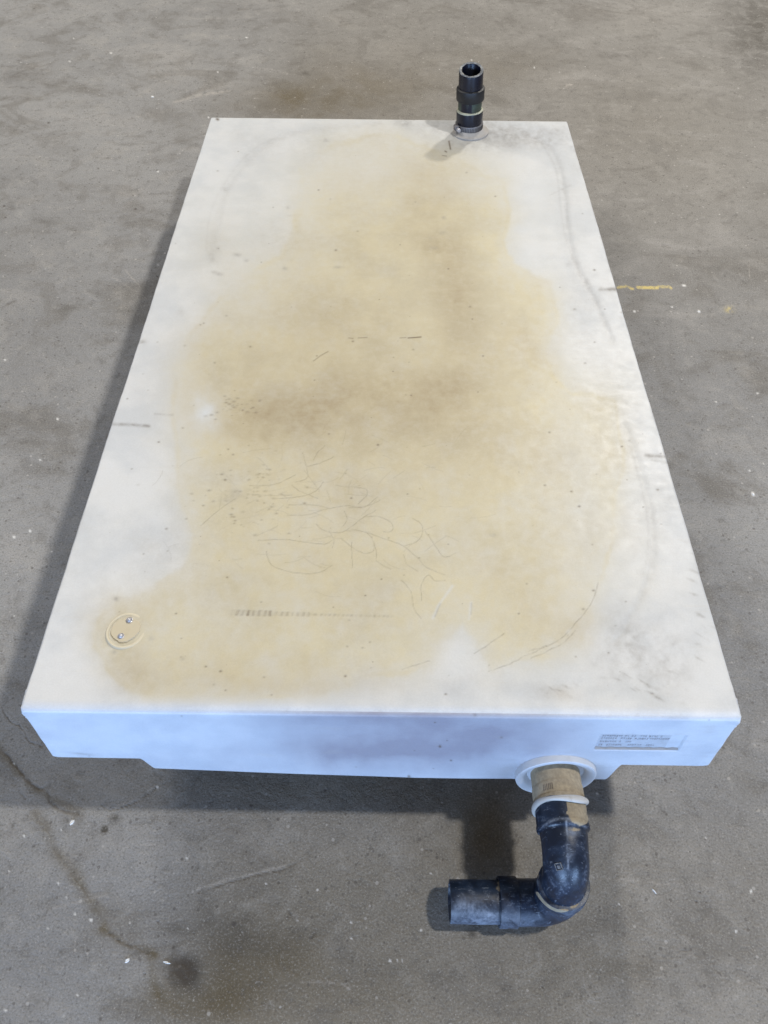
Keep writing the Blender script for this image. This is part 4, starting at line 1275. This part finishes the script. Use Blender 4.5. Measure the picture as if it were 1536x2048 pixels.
# inner wobbly disc
bm = bmesh.new()
outer, inner_ = [], []
for i in range(NR):
    a = 2 * math.pi * i / NR
    jag = 0.0012 * (rnd.random() - .5) if math.cos(a + .9) > 0 else 0
    rx, ry = 0.0195 * (1 + .05 * math.sin(2 * a + .6)) + jag, 0.0195 * (1 + .06 * math.sin(3 * a)) + jag
    outer.append(bm.verts.new(c0 + np.array([-0.0008 + rx * math.cos(a), 0.001 + ry * math.sin(a), -0.0010]) - P0))
    inner_.append(bm.verts.new(c0 + np.array([-0.0008 + rx * .93 * math.cos(a), 0.001 + ry * .93 * math.sin(a), 0.0006 - 0.0004 * math.sin(a)]) - P0))
cv = bm.verts.new(c0 + np.array([0, 0, 0.0006]) - P0)
for i in range(NR):
    j = (i + 1) % NR
    bm.faces.new((outer[i], outer[j], inner_[j], inner_[i]))
    bm.faces.new((inner_[i], inner_[j], cv))
disc = bm_obj('cap_disc', bm, M_PATCH, patch, False)
for px, py in ((259, 1241), (242, 1273)):
    c = lid_point(px, py)
    turned('rivet', c, (0, 0, 1), [(-0.001, 0.0046), (0.0012, 0.0046), (0.0016, 0.0040), (0.0008, 0.0034), (0.0020, 0.0030), (0.0034, 0.0022), (0.0040, 0.0010), (0.0041, 0.0001)], M_SCREW, patch, 24)

# --- lettering pressed in the plate on the front
bm = bmesh.new()
rr = random.Random(21)
rows = [(-0.0495, 0.7420, 0.8180, [(0.742, 0.784), (0.789, 0.809), (0.8105, 0.823)]),
        (-0.0565, 0.7360, 0.8150, [(0.7365, 0.762), (0.766, 0.771), (0.7745, 0.782), (0.7855, 0.795), (0.797, 0.808), (0.812, 0.815)]),
        (-0.0635, 0.7360, 0.8280, [(0.7365, 0.758), (0.762, 0.776), (0.780, 0.797), (0.799, 0.826)]),
        (-0.0725, 0.7360, 0.7800, [(0.7365, 0.759), (0.762, 0.766), (0.769, 0.778)]),
        (-0.0820, 0.7365, 0.8100, [(0.7365, 0.743), (0.747, 0.767), (0.775, 0.786), (0.788, 0.793), (0.799, 0.809)])]
yf = 0.0029
for zc, _, _, words in rows:
    for x0, x1 in words:
        x = x0
        while x < x1 - 0.0012:
            w_ = rr.uniform(0.0019, 0.0028)
            hgt = 0.0040
            st = rr.sample(range(6), rr.choice([2, 3, 3, 4]))
            if 4 not in st and rr.random() < .6:
                st.append(4)
            for k in st:
                if k == 0:
                    c, s_ = (x + .0003, yf, zc), (.0005, .0013, hgt)
                elif k == 1:
                    c, s_ = (x + w_ - .0005, yf, zc), (.0005, .0012, hgt)
                elif k == 2:
                    c, s_ = (x + w_ / 2, yf, zc), (w_ * .7, .00125, .0006)
                elif k == 3:
                    c, s_ = (x + w_ / 2, yf, zc - hgt / 2 + .0003), (w_ * .8, .00115, .0006)
                elif k == 4:
                    c, s_ = (x + w_ / 2, yf, zc + hgt / 2 - .0003), (w_ * .85, .00135, .0007)
                else:
                    c, s_ = (x + w_ / 2, yf, zc), (.0005, .00105, hgt * .9)
                boxm(bm, c, s_)
            x += w_ + 0.0007
plate = bm_obj('raised_lettering', bm, M_LETTER, body)
# dirt gathered along the lower and right lips of the recess
bm = bmesh.new()
rr = random.Random(2)
N_ = 60
pa, pb, pc_ = [], [], []
for i in range(N_ + 1):
    x = 0.7335 + (0.8435 - 0.7335) * i / N_
    hh = 0.0022 + 0.0007 * math.sin(i * .7) + rr.uniform(0, .0006)
    pa.append(bm.verts.new(np.array([x, 0.0004, -0.0914]) - P0))
    pb.append(bm.verts.new(np.array([x, 0.0010, -0.0914 + hh * .6]) - P0))
    pc_.append(bm.verts.new(np.array([x, 0.0030, -0.0914 + hh * 1.4]) - P0))
for i in range(N_):
    bm.faces.new((pa[i], pa[i + 1], pb[i + 1], pb[i]))
    bm.faces.new((pb[i], pb[i + 1], pc_[i + 1], pc_[i]))
bm_obj('dirt_ledge', bm, M_DIRT, body, True)

# ------------------------------------------------------------------ loose chips on the floor
def floor_point(px, py):
    d = Rw.T @ np.array([(px - 768) / FPX, (py - 1024) / FPX, 1.0])
    return Cw + d * (-Cw[2]) / d[2]


def chip(px, py, sx, sy, h, ang, label, cat, mat, name, seed, group=None):
    rr = random.Random(seed)
    p = floor_point(px, py)
    bm = bmesh.new()
    n = 9
    lo_, hi_ = [], []
    for i in range(n):
        a = 2 * math.pi * i / n
        k = rr.uniform(.65, 1.15)
        x, y = sx * k * math.cos(a), sy * k * math.sin(a)
        lo_.append(bm.verts.new((x, y, 0)))
        hi_.append(bm.verts.new((x * .75, y * .75, h * rr.uniform(.6, 1.1))))
    for i in range(n):
        j = (i + 1) % n
        bm.faces.new((lo_[i], lo_[j], hi_[j], hi_[i]))
    bm.faces.new(hi_)
    bm.faces.new(lo_[::-1])
    bmesh.ops.recalc_face_normals(bm, faces=bm.faces)
    me = bpy.data.meshes.new(name)
    bm.to_mesh(me)
    bm.free()
    o = link(name, me, None, [mat])
    o.location = (p[0], p[1], 0.0001)
    o.rotation_euler = (0, 0, math.radians(ang))
    o['label'] = label
    o['category'] = cat
    if group:
        o['group'] = group
    return o


G = 'white chips lying on the concrete'
chip(255, 1921, .0042, .0026, .0015, 30, 'small white chip left of the dark oil spot on the concrete', 'chip', M_CHIP, 'white_chip', 1, G)
chip(333, 1925, .0055, .0014, .0012, -10, 'thin white sliver touching the left rim of the dark oil spot', 'chip', M_CHIP, 'white_chip', 2, G)
chip(1309, 1783, .0050, .0011, .0012, -55, 'lone white splinter on bare concrete right of the black elbow pipe', 'chip', M_CHIP, 'white_chip', 3, G)
chip(1398, 623, .0036, .0024, .0012, 0, 'white crumb on the concrete between the yellow paint streak and pale yellow spot', 'chip', M_CHIP, 'white_chip', 4, G)
chip(144, 1645, .0026, .0052, .0014, -25, 'pale flake at the end of the dark crack below the tank corner', 'chip', M_CHIP, 'white_chip', 5, G)
chip(1506, 988, .0022, .0042, .0014, 20, 'white flake near the right edge of the photo beside the tank', 'chip', M_CHIP, 'white_chip', 6, G)
chip(305, 194, .0050, .0034, .0020, 10, 'tiny white pebble up on the floor left of the tank far corner', 'chip', M_CHIP, 'white_chip', 7, G)
